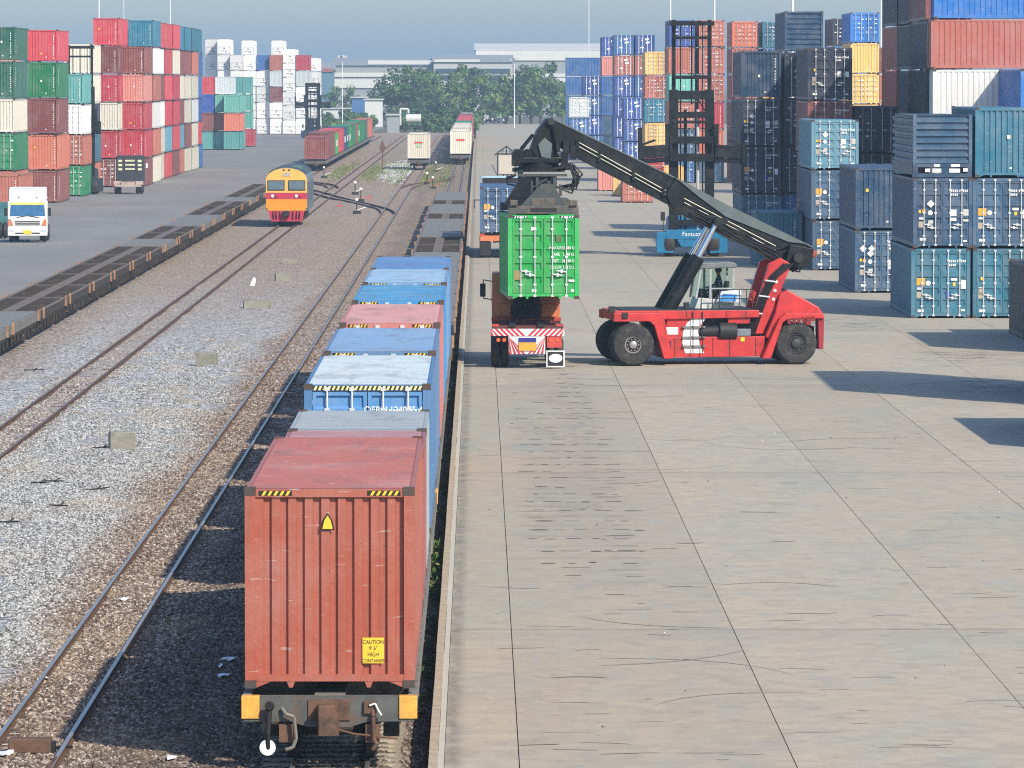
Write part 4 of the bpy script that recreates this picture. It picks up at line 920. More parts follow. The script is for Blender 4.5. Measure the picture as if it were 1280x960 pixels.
side('seat', [(892,374),(908,374),(911,352),(907,352),(903,366),(892,367)], -.26, .26, M_DARK, .03)
side('console', [(872,376),(882,376),(880,362),(874,362)], -.5, .5, M_DARK, .02)
side('mirror', [(849,378),(855,377),(856,384),(850,385)], -1.1, -.8, M_DARK, .01)
side('tool_locker', [(890,377),(896,364),(921,362),(922,378)], -1.05, -.8, mat('pale_panel', (.55,.62,.66), .5), .01); side('blue_panel', [(892,376),(898,367),(916,368),(914,376)], -1.08, -1.055, mat('blue_panel', (.05,.25,.6), .4), 0)
b = MB()
for px in (869, 883, 892, 917, 926, 934): u, z = q2(px, 387); b.bar((u,-1.33,z), (u,-1.33,z+.72), .03, .03)
for dz in (.72, .4): b.bar((q2(883,0)[0],-1.33,q2(0,387)[1]+dz), (q2(934,0)[0],-1.33,q2(0,387)[1]+dz), .03, .03)
b.build('handrail', M_DARK, rs)
# boom
BM = [(1014,309),(1004,331),(984,334),(838,262),(829,243),(842,222),(905,256)]
side('outer_boom', BM, -.42, .42, M_BOOM, .03)
side('boom_top_plate', [(841,221),(905,255.3),(1015,308.5),(1014.5,310),(905,258),(842,224)], -.47, .47, M_BOOMTOP, 0)  # lighter than the boom sides: sunlight put into the colour
side('boom_flare', [(842,223),(905,256.5),(1004,305),(985,303),(905,271),(872,247)], -.475, -.43, M_BOOMTOP, 0)
side('inner_boom', [(688,149),(848,226),(846,262),(716,196),(694,182)], -.33, .33, M_BOOM, .02)
side('inner_boom_top', [(687,147.5),(848,224.5),(848,226.5),(687,149.5)], -.36, .36, M_BOOMTOP, 0)
b = MB()
for k, (dy, r_) in enumerate(((0, .015), (5, .013))):
    b.tube([(q2(716,176+dy)[0],-.39,q2(716,176+dy)[1]), (q2(829,238+dy)[0],-.39,q2(829,238+dy)[1])], r_, 6)
    b.tube([(q2(852,248+dy)[0],-.5,q2(852,248+dy)[1]), (q2(968,308+dy)[0],-.5,q2(968,308+dy)[1])], r_, 6)
b.build('boom_pipes', M_PIPE, rs)
b = MB()
for px in (718, 745, 788, 826): u, z = q2(px, 178+(px-716)*.55); b.box(u-.05, u+.05, -.42, -.33, z-.22, z+.12)
for px, py in ((712,190), (703,184)): u, z = q2(px, py); b.box(u-.1, u+.1, -.5, -.3, z-.25, z+.25)
b.build('pipe_clamps', M_BOOM, rs)
rr = random.Random(3); b = MB()
for k in range(9):
    v = rr.uniform(-.5, .5); a0 = q2(960+rr.uniform(-5,5), 316); pts = [(a0[0], v, a0[1])]
    for (px, py) in ((980,312),(1000,316),(1008,326),(995,336),(978,334)): u, z = q2(px+rr.uniform(-5,5), py+rr.uniform(-6,6)); pts.append((u, v-.1, z))
    b.tube(pts, rr.uniform(.025,.05), 6)
b.build('boom_heel_hoses', M_HOSE, rs)
u, z = q2(993, 322); MB().cyl((u,-1.2,z), (u,1.2,z), .17, 14).build('pivot_pin', M_DARK, rs)
side('boom_heel', [(985,306),(1015,311),(1010,334),(992,336),(978,330)], -.8, .8, M_BOOM, .03)
u, z = q2(1015, 318); MB().lathe((u,-.5,z), (0,-1,0), [(0,.14),(.05,.14),(.1,.08)], 12).build('heel_lamp', mat('lamp_dull_red', (.25,.06,.05), .5), rs)
# lift cylinders
for s in (-1, 1):
    a, c, e_ = q2(816, 412), q2(868, 321), q2(893, 276); v = s*.82
    MB().cyl((a[0],v,a[1]), (c[0],v,c[1]), .24, 18).build('lift_cylinder', M_BOOM, rs, 0, True)
    MB().cyl((c[0],v,c[1]), (e_[0],v*.8,e_[1]), .105, 14).build('lift_rod', M_CHROME, rs, 0, True)
u, z = q2(893, 277); MB().cyl((u,-.95,z), (u,.95,z), .16, 12).build('rod_pin', M_BOOM, rs)
side('rod_lug', [(880,268),(908,274),(902,288),(884,284)], -.55, -.44, M_BOOM, .02)
side('cylinder_foot', [(810,412),(822,402),(830,412),(822,432),(813,428)], -1.1, 1.1, M_DARK, .02)
# spreader (the container under it hangs 2.6 degrees askew)
CYAW = R(2.6); cx0 = P(679.5, 320, 199.5).x; ctop = HCAM-(268-VPY)/36.6
cc = Vector((cx0, 199.5, 0)) + Matrix.Rotation(CYAW, 3, 'Z') @ Vector((0, L20/2, 0))
inv = rs.matrix_basis.inverted() if False else Matrix.Rotation(-R(6.5), 4, 'Z') @ Matrix.Translation(-Vector((rsx, RY, 0)))
def child(name, b, m, bevel=0, smooth=False):
    o = b.build(name, m, rs, bevel, smooth); o.matrix_local = inv @ Matrix.Translation(cc+Vector((0,0,ctop))) @ Matrix.Rotation(CYAW, 4, 'Z'); return o
M_SPR = mat('spreader_grey', (.07,.07,.065), .55, var=.25, dirt=(.16,.12,.09))
child('spreader_end_beam', MB().box(-1.2, 1.2, -L20/2-.02, -L20/2+.32, .02, .3), M_SPR, .02); child('spreader_end_beam', MB().box(-1.2, 1.2, L20/2-.32, L20/2, .02, .3), M_SPR, .02)
b = MB(); b.box(-.45, .45, -L20/2-.032, -L20/2-.018, .1, .22); child('end_beam_slot', b, M_BLACK)
b = MB(); b.box(-.42, .42, -L20/2+.3, L20/2-.3, .1, .55); b.box(-1.0, 1.0, -1.0, 1.0, .15, .5); child('spreader_main_beam', b, M_SPR, .02)
b = MB(); b.prism([(-.75,.3),(.75,.3),(.36,1.04),(-.06,1.04)], 'y', -2.7, -2.3); child('spreader_shield', b, mat('shield_grey', (.05,.06,.06), .5, var=.3, dirt=(.09,.08,.07)))
for s in (-1, 1): MB_ = MB(); MB_.box(s*1.02-.13, s*1.02+.13, -L20/2-.12, -L20/2+.2, .3, .5); child('twistlock_box', MB_, M_SPR, .02)
b = MB(); b.box(-.5, .55, -1.3, 1.3, .55, 1.32); b.box(-.78, -.6, -1.2, -.9, .3, 1.5); b.box(.3, .5, -1.36, -1.3, .7, 1.3); b.box(-.45, -.25, -1.36, -1.3, .7, 1.3); child('rotator_housing', b, M_BOOM, .03)
child('side_gusset', MB().prism([(-.7,1.25),(-.35,1.25),(-.35,.3),(-1.25,.3),(-1.25,.36)], 'y', -1.5, -1.1), M_BOOM)
b = MB()
for k in range(7): b.box(-.58+k*.2, -.48+k*.2, -1.42, -1.36, .6+.1*(k % 3), 1.0+.12*(k % 3))
b.bar((-.8,-1.4,1.32), (.9,-1.4,1.32), .07, .09); b.bar((-.6,-1.4,.7), (.2,-1.4,1.2), .05, .05); child('valve_block', b, mat('valve_grey', (.07,.075,.075), .4, .3))
b = MB(); b.lathe((0, 0, 1.42), (0,0,1), [(0,.92),(.13,.92),(.15,.7),(.32,.7)], 28); child('slew_ring', b, M_BOOM, 0, True)
b = MB(); b.box(-.85, .72, -.7, .7, 1.72, 1.9); b.box(-.85, -.55, -.7, .5, 1.9, 2.2); b.prism([(-.6,1.92),(-.45,2.2),(.5,2.2),(.75,1.92)], 'y', -.5, .5); child('upper_frame', b, M_BOOM, .03)
b = MB()
for k in range(8):
    rr2 = random.Random(k); x = .75+rr2.uniform(0,.25); y = rr2.uniform(-1.2, -.4); pts = [(x*.5, y, 1.5), (x+.2, y, 1.6+rr2.uniform(-.1,.2)), (x+.5*rr2.uniform(.7,1.2), y, 1.25+rr2.uniform(-.2,.2)), (x+.3, y, .85+rr2.uniform(-.2,.2)), (x*.7, y, .9)]; b.tube(pts, .032, 6)
for k in range(3): b.tube([(-.85,-.7-.1*k,1.3), (-1.15,-.7,1.25-.05*k), (-1.12,-.75,1.0), (-.8,-.8,.95)], .03, 6)
child('spreader_hoses', b, M_HOSE)
b = MB()
for s in (-1, 1):
    for y in (-.5, .5): b.bar((s*.6, y, 2.2), (s*.2, y*.5, 2.7), .07, .07)
    b.box(s*.85-.12, s*.85+.12, -.8, -.5, 1.62, 2.1)
child('tilt_links', b, M_BOOM)
side('tilt_head', [(664,196),(660,186),(668,163),(680,148),(690,148),(694,168),(694,186),(684,198)], -.34, .34, M_BOOM, .03)
side('tilt_cheek', [(672,196),(668,180),(676,172),(686,180),(684,198)], -.42, -.35, M_BOOMTOP, .01)
u, z = q2(684, 152); MB().cyl((u,-.5,z), (u,.5,z), .12, 12).build('head_pin', M_DARK, rs)
a, c = q2(688, 158), q2(693, 190); MB().cyl((a[0],-.45,a[1]), (c[0],-.45,c[1]), .09, 10).build('tilt_damper', M_BOOM, rs)
# green container hanging from the spreader
gc = container(cx0, 199.5, ctop-HQ, L20, HQ, 'vivid green', 'door', 'vivid green container hanging from the spreader above the orange lorry', None, 0, CYAW, False)
for k, (s1, s2) in enumerate((('MAX.GR.', '30.480 KGS'), ('TARE', '2.240 KGS'), ('NET', '28.240 KGS'), ('CU.CAP.', '33.2 CU.M'))):
    for s, x in ((s1, .42), (s2, .9)):
        q = obj('lettering', text_mesh(s, .15, M_WHITE), gc); q.location = (x, .022, 1.75-.22*k); q.rotation_euler = (R(90), 0, 0); q.scale = (.75, 1, 1)
b = MB(); b.box(-1.0, -.78, .02, .027, .66, .98, 1); b.box(.86, 1.08, .02, .027, .6, .67, 0); b.box(-.42, -.26, .02, .027, 2.35, 2.47, 0); b.box(.42, .62, .02, .027, 1.95, 2.2, 2); b.box(-.4, -.25, .02, .027, .26, .34, 0); b.box(.95, 1.05, .02, .027, .26, .34, 0)
b.build('sticker_set', [M_WHITE, mat('brown_sticker', (.3,.22,.1), .6), mat('olive_sticker', (.08,.14,.05), .6)], gc)['kind'] = 'stuff'
b = MB()
for s in (-1, 1):
    b.box(s*.8-.25, s*.8+.25, .005, .0115, HQ-.12, HQ-.045, 0)
    for j in range(5): x = s*.8+(j-2)*.09; b.add([(x-.03,.002,HQ-.115),(x+.01,.002,HQ-.115),(x+.05,.002,HQ-.05),(x+.01,.002,HQ-.05)], [(0,1,2,3)], 1)
b.build('hazard_stripes', [M_BLACK, M_WHITE], gc)['kind'] = 'stuff'
# driver
def person_mesh(m):
    """seated torso, arms, thighs and head as one continuous skinned figure; origin at the hips, facing -x"""
    V = [(0,0,0),(0,0,.22),(-.02,0,.46),(-.03,0,.54),(-.05,0,.66),(-.02,.19,.45),(-.12,.24,.2),(-.36,.2,.16),(-.02,-.19,.45),(-.12,-.24,.2),(-.36,-.2,.16),(-.02,.1,0),(-.44,.13,.02),(-.46,.13,-.42),(-.58,.13,-.45),(-.02,-.1,0),(-.44,-.13,.02),(-.46,-.13,-.42),(-.58,-.13,-.45),(-.05,0,.75)]
    E = [(0,1),(1,2),(2,3),(3,4),(4,19),(2,5),(5,6),(6,7),(2,8),(8,9),(9,10),(0,11),(11,12),(12,13),(13,14),(0,15),(15,16),(16,17),(17,18)]
    rad = [.15,.15,.15,.06,.1,.075,.055,.04,.075,.055,.04,.1,.075,.055,.045,.1,.075,.055,.045,.085]
    me = bpy.data.meshes.new('person'); me.from_pydata(V, E, []); o = bpy.data.objects.new('person', me); COL.objects.link(o)
    sk_ = o.modifiers.new('skin', 'SKIN'); o.modifiers.new('sub', 'SUBSURF').levels = 1
    for i, q in enumerate(me.skin_vertices[0].data): q.radius = (rad[i], rad[i]); q.use_root = i == 0
    bpy.context.view_layer.update(); r_ = bpy.data.meshes.new_from_object(o.evaluated_get(bpy.context.evaluated_depsgraph_get())); bpy.data.objects.remove(o)
    for k in m: r_.materials.append(k)
    for p in r_.polygons:
        p.use_smooth = True; z = p.center.z; p.material_index = 1 if z > .57 else (2 if z < .05 else 0)
    return r_
M_SKIN = mat('skin', (.28,.15,.1), .55); dm = person_mesh([mat('work_shirt', (.05,.06,.09), .8), M_SKIN, mat('work_trousers', (.04,.04,.05), .8)])
dr = obj('person', dm); tag(dr, 'person in dark shirt driving inside the red stacker cab', 'person')
hp = Matrix.Translation(Vector((rsx, RY, 0))) @ Matrix.Rotation(R(6.5), 4, 'Z') @ Vector((q2(899,0)[0], -.1, q2(0,364.5)[1])); dr.location = hp; dr.rotation_euler = (0, 0, R(6.5))
hair = MB().lathe((-.04,0,.7), (0,0,1), [(-.03,.1),(.03,.125),(.09,.11),(.13,.05)], 14).build('hair', M_BLACK, dr, 0, True)
# ================================================================ LORRIES
M_MAR = mat('chassis_maroon', (.12,.03,.03), .7, var=.3, dirt=(.06,.03,.03)); M_CHR = mat('chassis_red', (.5,.06,.05), .6, var=.25, dirt=(.3,.05,.04)); M_TLAMP = mat('tail_lamp', (.65,.12,.03), .3)
def axle_wheels(t, y, r, offs, wd=.28):
    for s in (-1, 1):
        for o_ in offs: wheel(t, s*o_, y, r, r, wd, r*.55, ax=(s,0,0))
def trailer(t, Lr, z=1.18, rearboard=True, main=None):
    main = main or M_MAR; b = MB()
    for s in (-1, 1): b.box(s*.42-.08, s*.42+.08, .15, Lr, z-.42, z)
    for y in (.3, 1.8, 3.4, Lr-.8): b.box(-1.2, 1.2, y-.12, y+.12, z-.2, z-.004)
    b.build('chassis_frame', main, t)
    b = MB()
    for y in (.3, Lr-.8):
        for s in (-1, 1): b.box(s*1.1-.12, s*1.1+.12, y-.14, y+.14, z-.02, z+.09)
    b.build('twistlock', M_CHR, t)
    for y in (1.3, 2.6): axle_wheels(t, y, .5, (.78, 1.1))
t = thing('container_lorry', 'orange lorry with chevron tail board waiting under the hanging green container', 'lorry', (P(659.5,460,198.8).x, 198.8, 0), 0)
trailer(t, 6.6, 1.42)
side_b = MB(); side_b.box(-1.25, 1.25, -.02, .06, 1.12, 1.36, 0)
def chev(b, x0, x1, z0, z1, n, m, lean=1):
    p = (x1-x0)/n
    for i in range(n):
        xa = x0+i*p; q = p*.55
        pts = [(xa,z0),(xa+q,z0),(xa+q+lean*(z1-z0),z1),(xa+lean*(z1-z0),z1)]; pts = [(min(max(px_,x0),x1), pz) for px_, pz in pts]; b.add([(px_,-.028,pz) for px_, pz in pts], [(0,1,2,3)], m)
chev(side_b, -1.25, 0, 1.12, 1.36, 7, 1, -1); chev(side_b, 0, 1.25, 1.12, 1.36, 7, 1, 1)
side_b.build('tail_board', [M_WHITE, mat('reflective_red', (.55,.03,.05), .4)], t)
b = MB(); b.box(-.62, .6, -.01, .05, .5, 1.1, 0); chev(b, -.62, 0, .5, 1.1, 4, 1, -1); chev(b, 0, .6, .5, 1.1, 4, 1, 1)
b.build('lower_board', [M_WHITE, mat('reflective_red', (.55,.03,.05), .4)], t)
b = MB(); b.box(-.3, .3, -.06, -.03, .62, .9, 0); b.box(-.3, .3, -.06, -.03, .902, 1.06, 1); b.build('number_plate', [M_ORG, mat('plate_blue', (.03,.03,.2), .5)], t)
b = MB(); b.box(.66, 1.16, -.03, .04, .72, 1.1); b.build('lamp_cluster', M_CHR, t)
for x in (-1.0, -.8, .78, 1.02): MB().lathe((x, -.03, .98), (0,-1,0), [(0,.075),(.03,.06)], 12).build('tail_lamp', M_TLAMP, t)
b = MB(); b.box(.64, 1.26, -.05, -.02, .06, .62, 0); b.box(.68, 1.22, -.058, -.049, .1, .58, 1); b.build('mudflap', [M_WHITE, M_DARK], t)
b = MB(); b.lathe((.95, -.058, .36), (0,-1,0), [(0,.2),(.006,.2)], 20); q = b.build('mudflap_oval', M_WHITE, t); q.scale = (1.15, 1, .75); q.location = (-.14, 0, .09)
MB().box(-1.22, 1.22, .1, .9, 1.36, 1.44).build('rear_platform', M_MAR, t)
for x in (-.62, .35): MB().box(x, x+.22, 0, 3.5, 1.44, 1.5).build('bolster_strap', M_DARK, t)
def cab(t, y, col, W=2.4, zt=3.0, facing=1, z0=.95, name='cab'):
    """facing=1: drives away from the camera (back wall at y); -1: front at y"""
    b = MB(); pr = [(0,z0),(0,zt),(1.35,zt),(1.85,z0+1.05),(1.95,z0)] if facing > 0 else [(0,z0),(.04,z0+1.0),(.35,zt),(1.9,zt),(1.9,z0)]
    b.prism([(p[0]+y, p[1]) for p in pr], 'x', -W/2, W/2); return b.build(name, col, t, .05)
cab(t, 6.9, M_ORANGE, zt=3.05)
b = MB(); b.box(-.5, .5, 6.86, 6.9, 2.3, 2.8); b.build('rear_window', M_GLASS, t)
b = MB(); b.tube([(-1.2,8.2,2.7),(-1.5,8.3,2.75),(-1.5,8.3,2.1),(-1.2,8.2,2.05)], .02, 6); b.build('mirror_arm', M_DARK, t); MB().box(-1.62, -1.42, 8.24, 8.34, 2.15, 2.62).build('mirror', M_DARK, t, .02)
b = MB(); b.box(-.45, .45, 5.4, 9.0, .55, .95); b.build('tractor_frame', M_DARK, t); axle_wheels(t, 5.9, .5, (.78, 1.1)); axle_wheels(t, 8.3, .5, (1.02,))
for x in (-1.1, .55): MB().box(x, x+.55, 6.55, 6.8, 1.5, 1.95).build('side_locker', M_ORANGE, t, .02)
MB().box(-.45, .5, 6.6, 6.88, 1.45, 2.2).build('air_tank_rack', M_DARK, t)
b = MB()
for x in (-.3, 0, .2): b.tube([(x,6.6,2.2),(x+.1,6.2,1.9),(x-.1,5.8,1.5)], .04, 6)
b.build('air_lines', M_HOSE, t)
# blue container lorry ahead
t = thing('container_lorry', 'lorry carrying a blue container on the platform, beyond the green one', 'lorry', (P(627.5,322,323).x, 323, 0), 0)
trailer(t, 13, 1.25, main=M_ORANGE); MB().box(-1.2, 1.2, -.02, .1, .95, 1.2).build('tail_board', M_ORANGE, t); MB().box(.2, 1.1, -.03, .06, .5, .94).build('lamp_cluster', M_CHR, t); MB().box(-1.2,-.6,-.02,.02,.15,.9).build('mudflap', M_DARK, t)
cab(t, 14.2, mat('cab_pale_blue', (.35,.52,.62), .4), zt=3.2); b = MB(); b.prism([(14.3,3.2),(14.3,4.3),(15.0,4.3),(16.1,3.3),(16.1,3.2)], 'x', -1.15, 1.15); b.build('roof_fairing', mat('cab_pale_blue', (.35,.52,.62), .4), t, .05)
MB().box(-1.05, 1.05, 14.24, 14.3, 3.5, 4.2).build('fairing_back', M_DARK, t); axle_wheels(t, 15.6, .5, (1.02,)); axle_wheels(t, 12.4, .5, (.78,1.1)); MB().box(-.45, .45, 11.5, 16, .55, .95).build('tractor_frame', M_DARK, t)
b = MB(); b.tube([(-1.2,15.6,2.9),(-1.55,15.7,2.9),(-1.55,15.7,2.4)], .03, 6); b.build('mirror_arm', M_DARK, t)
container(t.location.x, 323.2, 1.35, L40, HS, 'dark blue', 'door', 'dark blue container with pale roof on the lorry behind the green container', None, 0, 0, True, (.04,.10,.2))
# white lorry facing the camera, left yard
M_TW = mat('lorry_white', (.78,.78,.76), .35, var=.05)
wp = G(34.5, 303); t = thing('white_lorry', 'white lorry with roof fairing facing the camera on the left yard', 'lorry', (wp.x, wp.y, 0), R(3))
b = MB(); b.prism([(0,.55),(-.02,1.3),(.05,1.55),(.32,2.35),(.42,2.5),(2.0,2.5),(2.0,.55)], 'x', -1.2, 1.2); b.build('cab', M_TW, t, .06)
b = MB(); b.prism([(.42,2.5),(.8,3.2),(1.9,3.35),(2.0,2.5)], 'x', -1.14, 1.14); b.build('roof_fairing', M_TW, t, .08)
b = MB(); b.add([(-1.08,.03,1.6),(1.08,.03,1.6),(1.02,.27,2.26),(-1.02,.27,2.26)], [(0,1,2,3)]); b.build('windscreen', mat('lorry_windscreen', (.03,.12,.25), .08, spec=.9), t)
b = MB(); b.add([(-1.05,.245,2.28),(1.05,.245,2.28),(1.03,.3,2.42),(-1.03,.3,2.42)], [(0,1,2,3)]); b.build('sun_strip', mat('yellow_green_strip', (.6,.55,.1), .5), t)
b = MB()
for k in range(3): b.box(-.75, .75, -.05, 0, 1.05+k*.1, 1.1+k*.1)
b.build('grille', M_DARK, t)
for s in (-1, 1):
    MB().prism([(s*1.15,1.0),(s*.85,1.05),(s*1.0,1.4),(s*1.15,1.42)], 'y', -.06, .02).build('indicator', mat('amber_lens', (.6,.2,.08), .3), t)
    MB().box(s*.95-.17, s*.95+.17, -.09, -.03, .66, .8).build('headlight', mat('lamp_glass', (.5,.55,.58), .2), t, .02)
    MB().box(s*1.32-.1, s*1.32+.1, .2, .3, 1.6, 2.1).build('mirror', M_DARK, t, .02)
    MB().lathe((s*.55, .6, 2.72), (0,-1,0), [(0,.05),(.1,.04)], 8).build('roof_lamp', M_DARK, t)
MB().box(-1.2, 1.2, -.07, .3, .4, .88).build('bumper', M_TW, t, .04); MB().box(-.75, .75, -.085, -.06, .52, .6).build('bumper_slot', M_DARK, t); MB().box(-.24, .24, -.1, -.088, .5, .74).build('number_plate', M_YEL, t)
b = MB(); b.bar((-.7,-.0,1.5), (-.05,.03,1.62), .03, .03); b.bar((.7,-.0,1.5), (.05,.03,1.62), .03, .03); b.build('wiper', M_DARK, t)
axle_wheels(t, .9, .5, (1.0,)); axle_wheels(t, 4.2, .5, (.78,1.08)); axle_wheels(t, 5.5, .5, (.78,1.08)); MB().box(-.45, .45, 1.9, 6.4, .55, .95).build('tractor_frame', M_DARK, t)
# tractor unit seen from behind, left yard
wp = G(160, 242.5); M_TD = mat('tractor_dark', (.035,.04,.05), .5); t = thing('tractor_unit', 'dark tractor unit with lit rear panel driving away past the left stacks', 'lorry', (wp.x, wp.y, 0), 0)
cab(t, 3.0, M_TD, zt=3.3); b = MB()
for k in range(3): b.box(-.42, .42, 2.96, 3.0, 2.05+k*.36, 2.2+k*.36)
for k in range(3):
    for s in (-1, 1): b.box(s*.85-.17, s*.85+.17, 2.96, 3.0, 2.0+k*.36, 2.2+k*.36)
b.build('rear_windows', mat('pale_yellow_glass', (.6,.6,.42), .3), t)
for s in (-1, 1): b = MB(); b.prism([(.2,.9),(.5,1.1),(1.6,1.1),(1.9,.9),(1.9,.8),(.2,.8)], 'x', s*.95-.3, s*.95+.3); b.build('mudguard', mat('fender_pinkgrey', (.38,.31,.28), .6), t)
MB().box(-.6, .6, 0, 3.0, .75, 1.05).build('frame', mat('fender_pinkgrey', (.38,.31,.28), .6), t); MB().box(-1.15, 1.15, -.06, .04, .62, .8).build('rear_bar', mat('fender_pinkgrey', (.38,.31,.28), .6), t); MB().lathe((0,1.0,1.05), (0,0,1), [(0,.4),(.1,.4)], 16).build('fifth_wheel', M_RUST, t)
axle_wheels(t, 1.0, .5, (.78,1.08)); axle_wheels(t, 4.2, .5, (1.0,)); MB().box(1.3, 1.45, 4.6, 4.7, 2.2, 2.6).build('mirror', M_WHITE, t)
wp = G(3, 299); t = thing('tractor_unit', 'teal tractor unit cut by the left edge, beside the white lorry', 'lorry', (wp.x-1.1, wp.y+1.5, 0), 0); cab(t, 2.5, mat('tractor_teal', (.05,.16,.17), .5), zt=2.2, z0=.8); MB().box(-.6, .6, 0, 2.5, .75, 1.05).build('frame', M_TD, t); axle_wheels(t, .9, .5, (.78,1.08)); axle_wheels(t, 3.6, .5, (1.0,))
wp = G(371, 165); t = thing('white_pickup', 'small white lorry parked before the white refrigerated stacks', 'lorry', (wp.x, wp.y, 0), R(75)); cab(t, 0, M_TW, zt=2.3, facing=-1, z0=.6); MB().box(-1.0, 1.0, 1.9, 5.2, .7, .95).build('load_bed', M_DARK, t); axle_wheels(t, .9, .45, (.95,)); axle_wheels(t, 4.2, .45, (.95,))
# ================================================================ EMPTY HANDLERS
def handler(name, label, px, Yh, body_m, rz=0.0, txt=True, ztop=13.2, arms=2.9):
    X = P(px, 320, Yh).x; t = thing(name, label, 'container handler', (X, Yh, 0), rz, 'tall masted container handlers'); w_ = 1.98
    b = MB(); b.prism([(-w_,.22),(-w_,1.38),(-1.35,1.38),(-1.25,.75),(-1.0,.35),(-1.0,.2)], 'y', 0, .9); b.prism([(w_,.22),(w_,1.38),(1.35,1.38),(1.25,.75),(1.0,.35),(1.0,.2)], 'y', 0, .9); b.box(-1.45, 1.45, -.05, 1.2, .98, 1.5); b.prism([(-.85,.98),(.85,.98),(.6,.55),(-.6,.55)], 'y', -.02, 1); b.build('body', body_m, t, .03)
    MB().prism([(.9,.9),(.9,2.3),(4.8,2.1),(5.2,1.6),(5.2,.6),(.9,.5)], 'x', -1.3, 1.3).build('engine_housing', body_m, t, .05)
    if txt:
        q = obj('lettering', text_mesh('Fantuzzi', .34, M_WHITE), t); q.location = (0, -.06, 1.26); q.rotation_euler = (R(90), 0, 0)
    for s in (-1, 1): wheel(t, s*1.25, .6, .72, .72, .6, .35, ax=(s,0,0)); wheel(t, s*1.2, 4.2, .6, .6, .45, .3, ax=(s,0,0))
    M = M_BOOM; zc = 5.7
    for s in (-1, 1):
        MB().box(s*1.0-.26, s*1.0+.26, .7, 1.1, .9, 9.3).build('outer_mast', M, t); MB().box(s*1.0-.11, s*1.0+.11, 1.12, 1.35, 3.0, ztop).build('inner_mast', M, t)
        MB().box(s*.62-.035, s*.62+.035, .9, 1.0, 1.5, ztop-.3).build('lift_chain', M, t)
        MB().cyl((s*.35, .95, 1.4), (s*.35, .95, 8.2), .09, 8).build('lift_cylinder', M_GALV if s > 0 else M, t)
    b = MB(); b.box(-.04, .04, 1.1, 1.2, 8.5, ztop-.2); b.bar((0,1.2,9.3), (.9,1.2,7.9), .06, .06); b.build('mast_brace', M, t)
    for z, h_, e_ in ((ztop-.2,.25,1.25), (ztop-1.0,.16,1.0), (ztop-3.2,.2,1.0), (9.0,.5,1.25), (7.9,.36,1.25), (7.5,.16,1.1), (3.3,.22,1.1), (2.7,.3,1.1), (1.9,.3,1.0)): MB().box(-e_, e_, .66, 1.12, z-h_/2, z+h_/2).build('cross_member', M, t)
    b = MB(); b.box(-1.3, 1.3, .3, .64, 6.3, 6.7); b.box(-1.3, 1.3, .3, .64, 5.3, 5.75)
    for s in (-1, 1): b.box(s*1.2-.12, s*1.2+.12, .3, .64, 5.75, 6.3); b.box(s*1.35-.14, s*1.35+.14, .3, .64, 5.2, 7.4)
    b.build('carriage', M, t, .02)
    for s in (-1, 1):
        b = MB(); a_ = arms; b.bar((s*1.3, .45, 5.9), (s*a_, .45, 5.8), .5, .7); b.bar((s*a_*.7,.4,6.5), (s*a_,.4,6.2), .12, .12); b.box(s*a_-.12, s*a_+.12, .1, .8, 5.2, 7.2 if s < 0 else 6.3); b.bar((s*1.4,.4,5.4), (s*a_,.4,5.3), .2, .25); b.build('spreader_arm', M, t, .02)
    b = MB(); b.box(-1.0, 1.0, 1.4, 2.9, 2.2, 3.6); b.build('cab', M_GLASS, t, .06); b = MB(); b.bar((-1.6,.2,1.4), (-1.6,.2,2.2), .05); b.box(-1.75, -1.5, .15, .25, 2.0, 2.5); b.build('mirror', M_DARK, t)
    return t
handler('container_handler', 'blue container handler with tall black mast before the red stacks', 865, 325.5, mat('handler_blue', (.015,.16,.32), .4, var=.15))
handler('container_handler', 'black handler whose mast rises before a cream container at left', 100, 506, mat('handler_dark', (.03,.035,.05), .5), R(0), False, 12.9, 1.7)
handler('container_handler', 'dark handler with spread arms among the white stacks far left', 391, 985, mat('handler_navy', (.015,.03,.07), .5), 0, False, 9.5)
# ================================================================ SMALL THINGS BY THE TRACKS
def mound_z(x, y): return bz(x, y)
for k, (px, py, w_, d_, h_) in enumerate(((154,563,.7,.35,.5), (257,459,.72,.4,.5), (322,386,1.2,.5,.35), (354,352,.75,.4,.4), (362,330,.85,.3,.28))):
    p = G(px, py, -.15); b = MB(); b.prism([(-w_/2,-.1),(w_/2,-.1),(w_/2*.97,h_*.9),(w_/2*.9,h_),(-w_/2*.95,h_),(-w_/2,h_*.92)], 'y', 0, d_)
    o = b.build('concrete_block', M_CONC, None, .02); o.location = (p.x, p.y, -.15); o.rotation_euler = (0, 0, R((13, -9, 6, 11, 4)[k]))
    tag(o, f"mossy concrete block in the ballast, {['nearest the camera','second from the camera','long low one, third from the camera','fourth from the camera','farthest from the camera'][k]}", 'concrete block', 'concrete blocks between the tracks')
def sig(px, py, label, kind):
    p = G(px, py, -.1); t = thing('switch_stand', label, 'switch stand', (p.x, p.y, -.15), 0, 'switch stands by the tracks')
    MB().box(-.3, .3, -.15, .15, 0, .25).build('base', M_DARK, t); MB().cyl((0,0,.2), (0,0,1.0), .04, 8).build('post', M_DARK, t)
    MB().lathe((0,-.05,1.1), (0,-1,0), [(0,.11),(.04,.11),(.05,.09)], 18).build('disc', M_WHITE, t); MB().bar((0,0,.3), (.7,0,.55), .05, .05).build('lever', mat('lever_red', (.5,.06,.05), .5) if kind else M_WHITE, t)
sig(405, 222, 'white disc switch stand right of the locomotive', 0); sig(444, 243, 'switch stand with white disc beside the crossover', 0); sig(446, 267, 'switch stand nearest the camera by the crossover', 0)
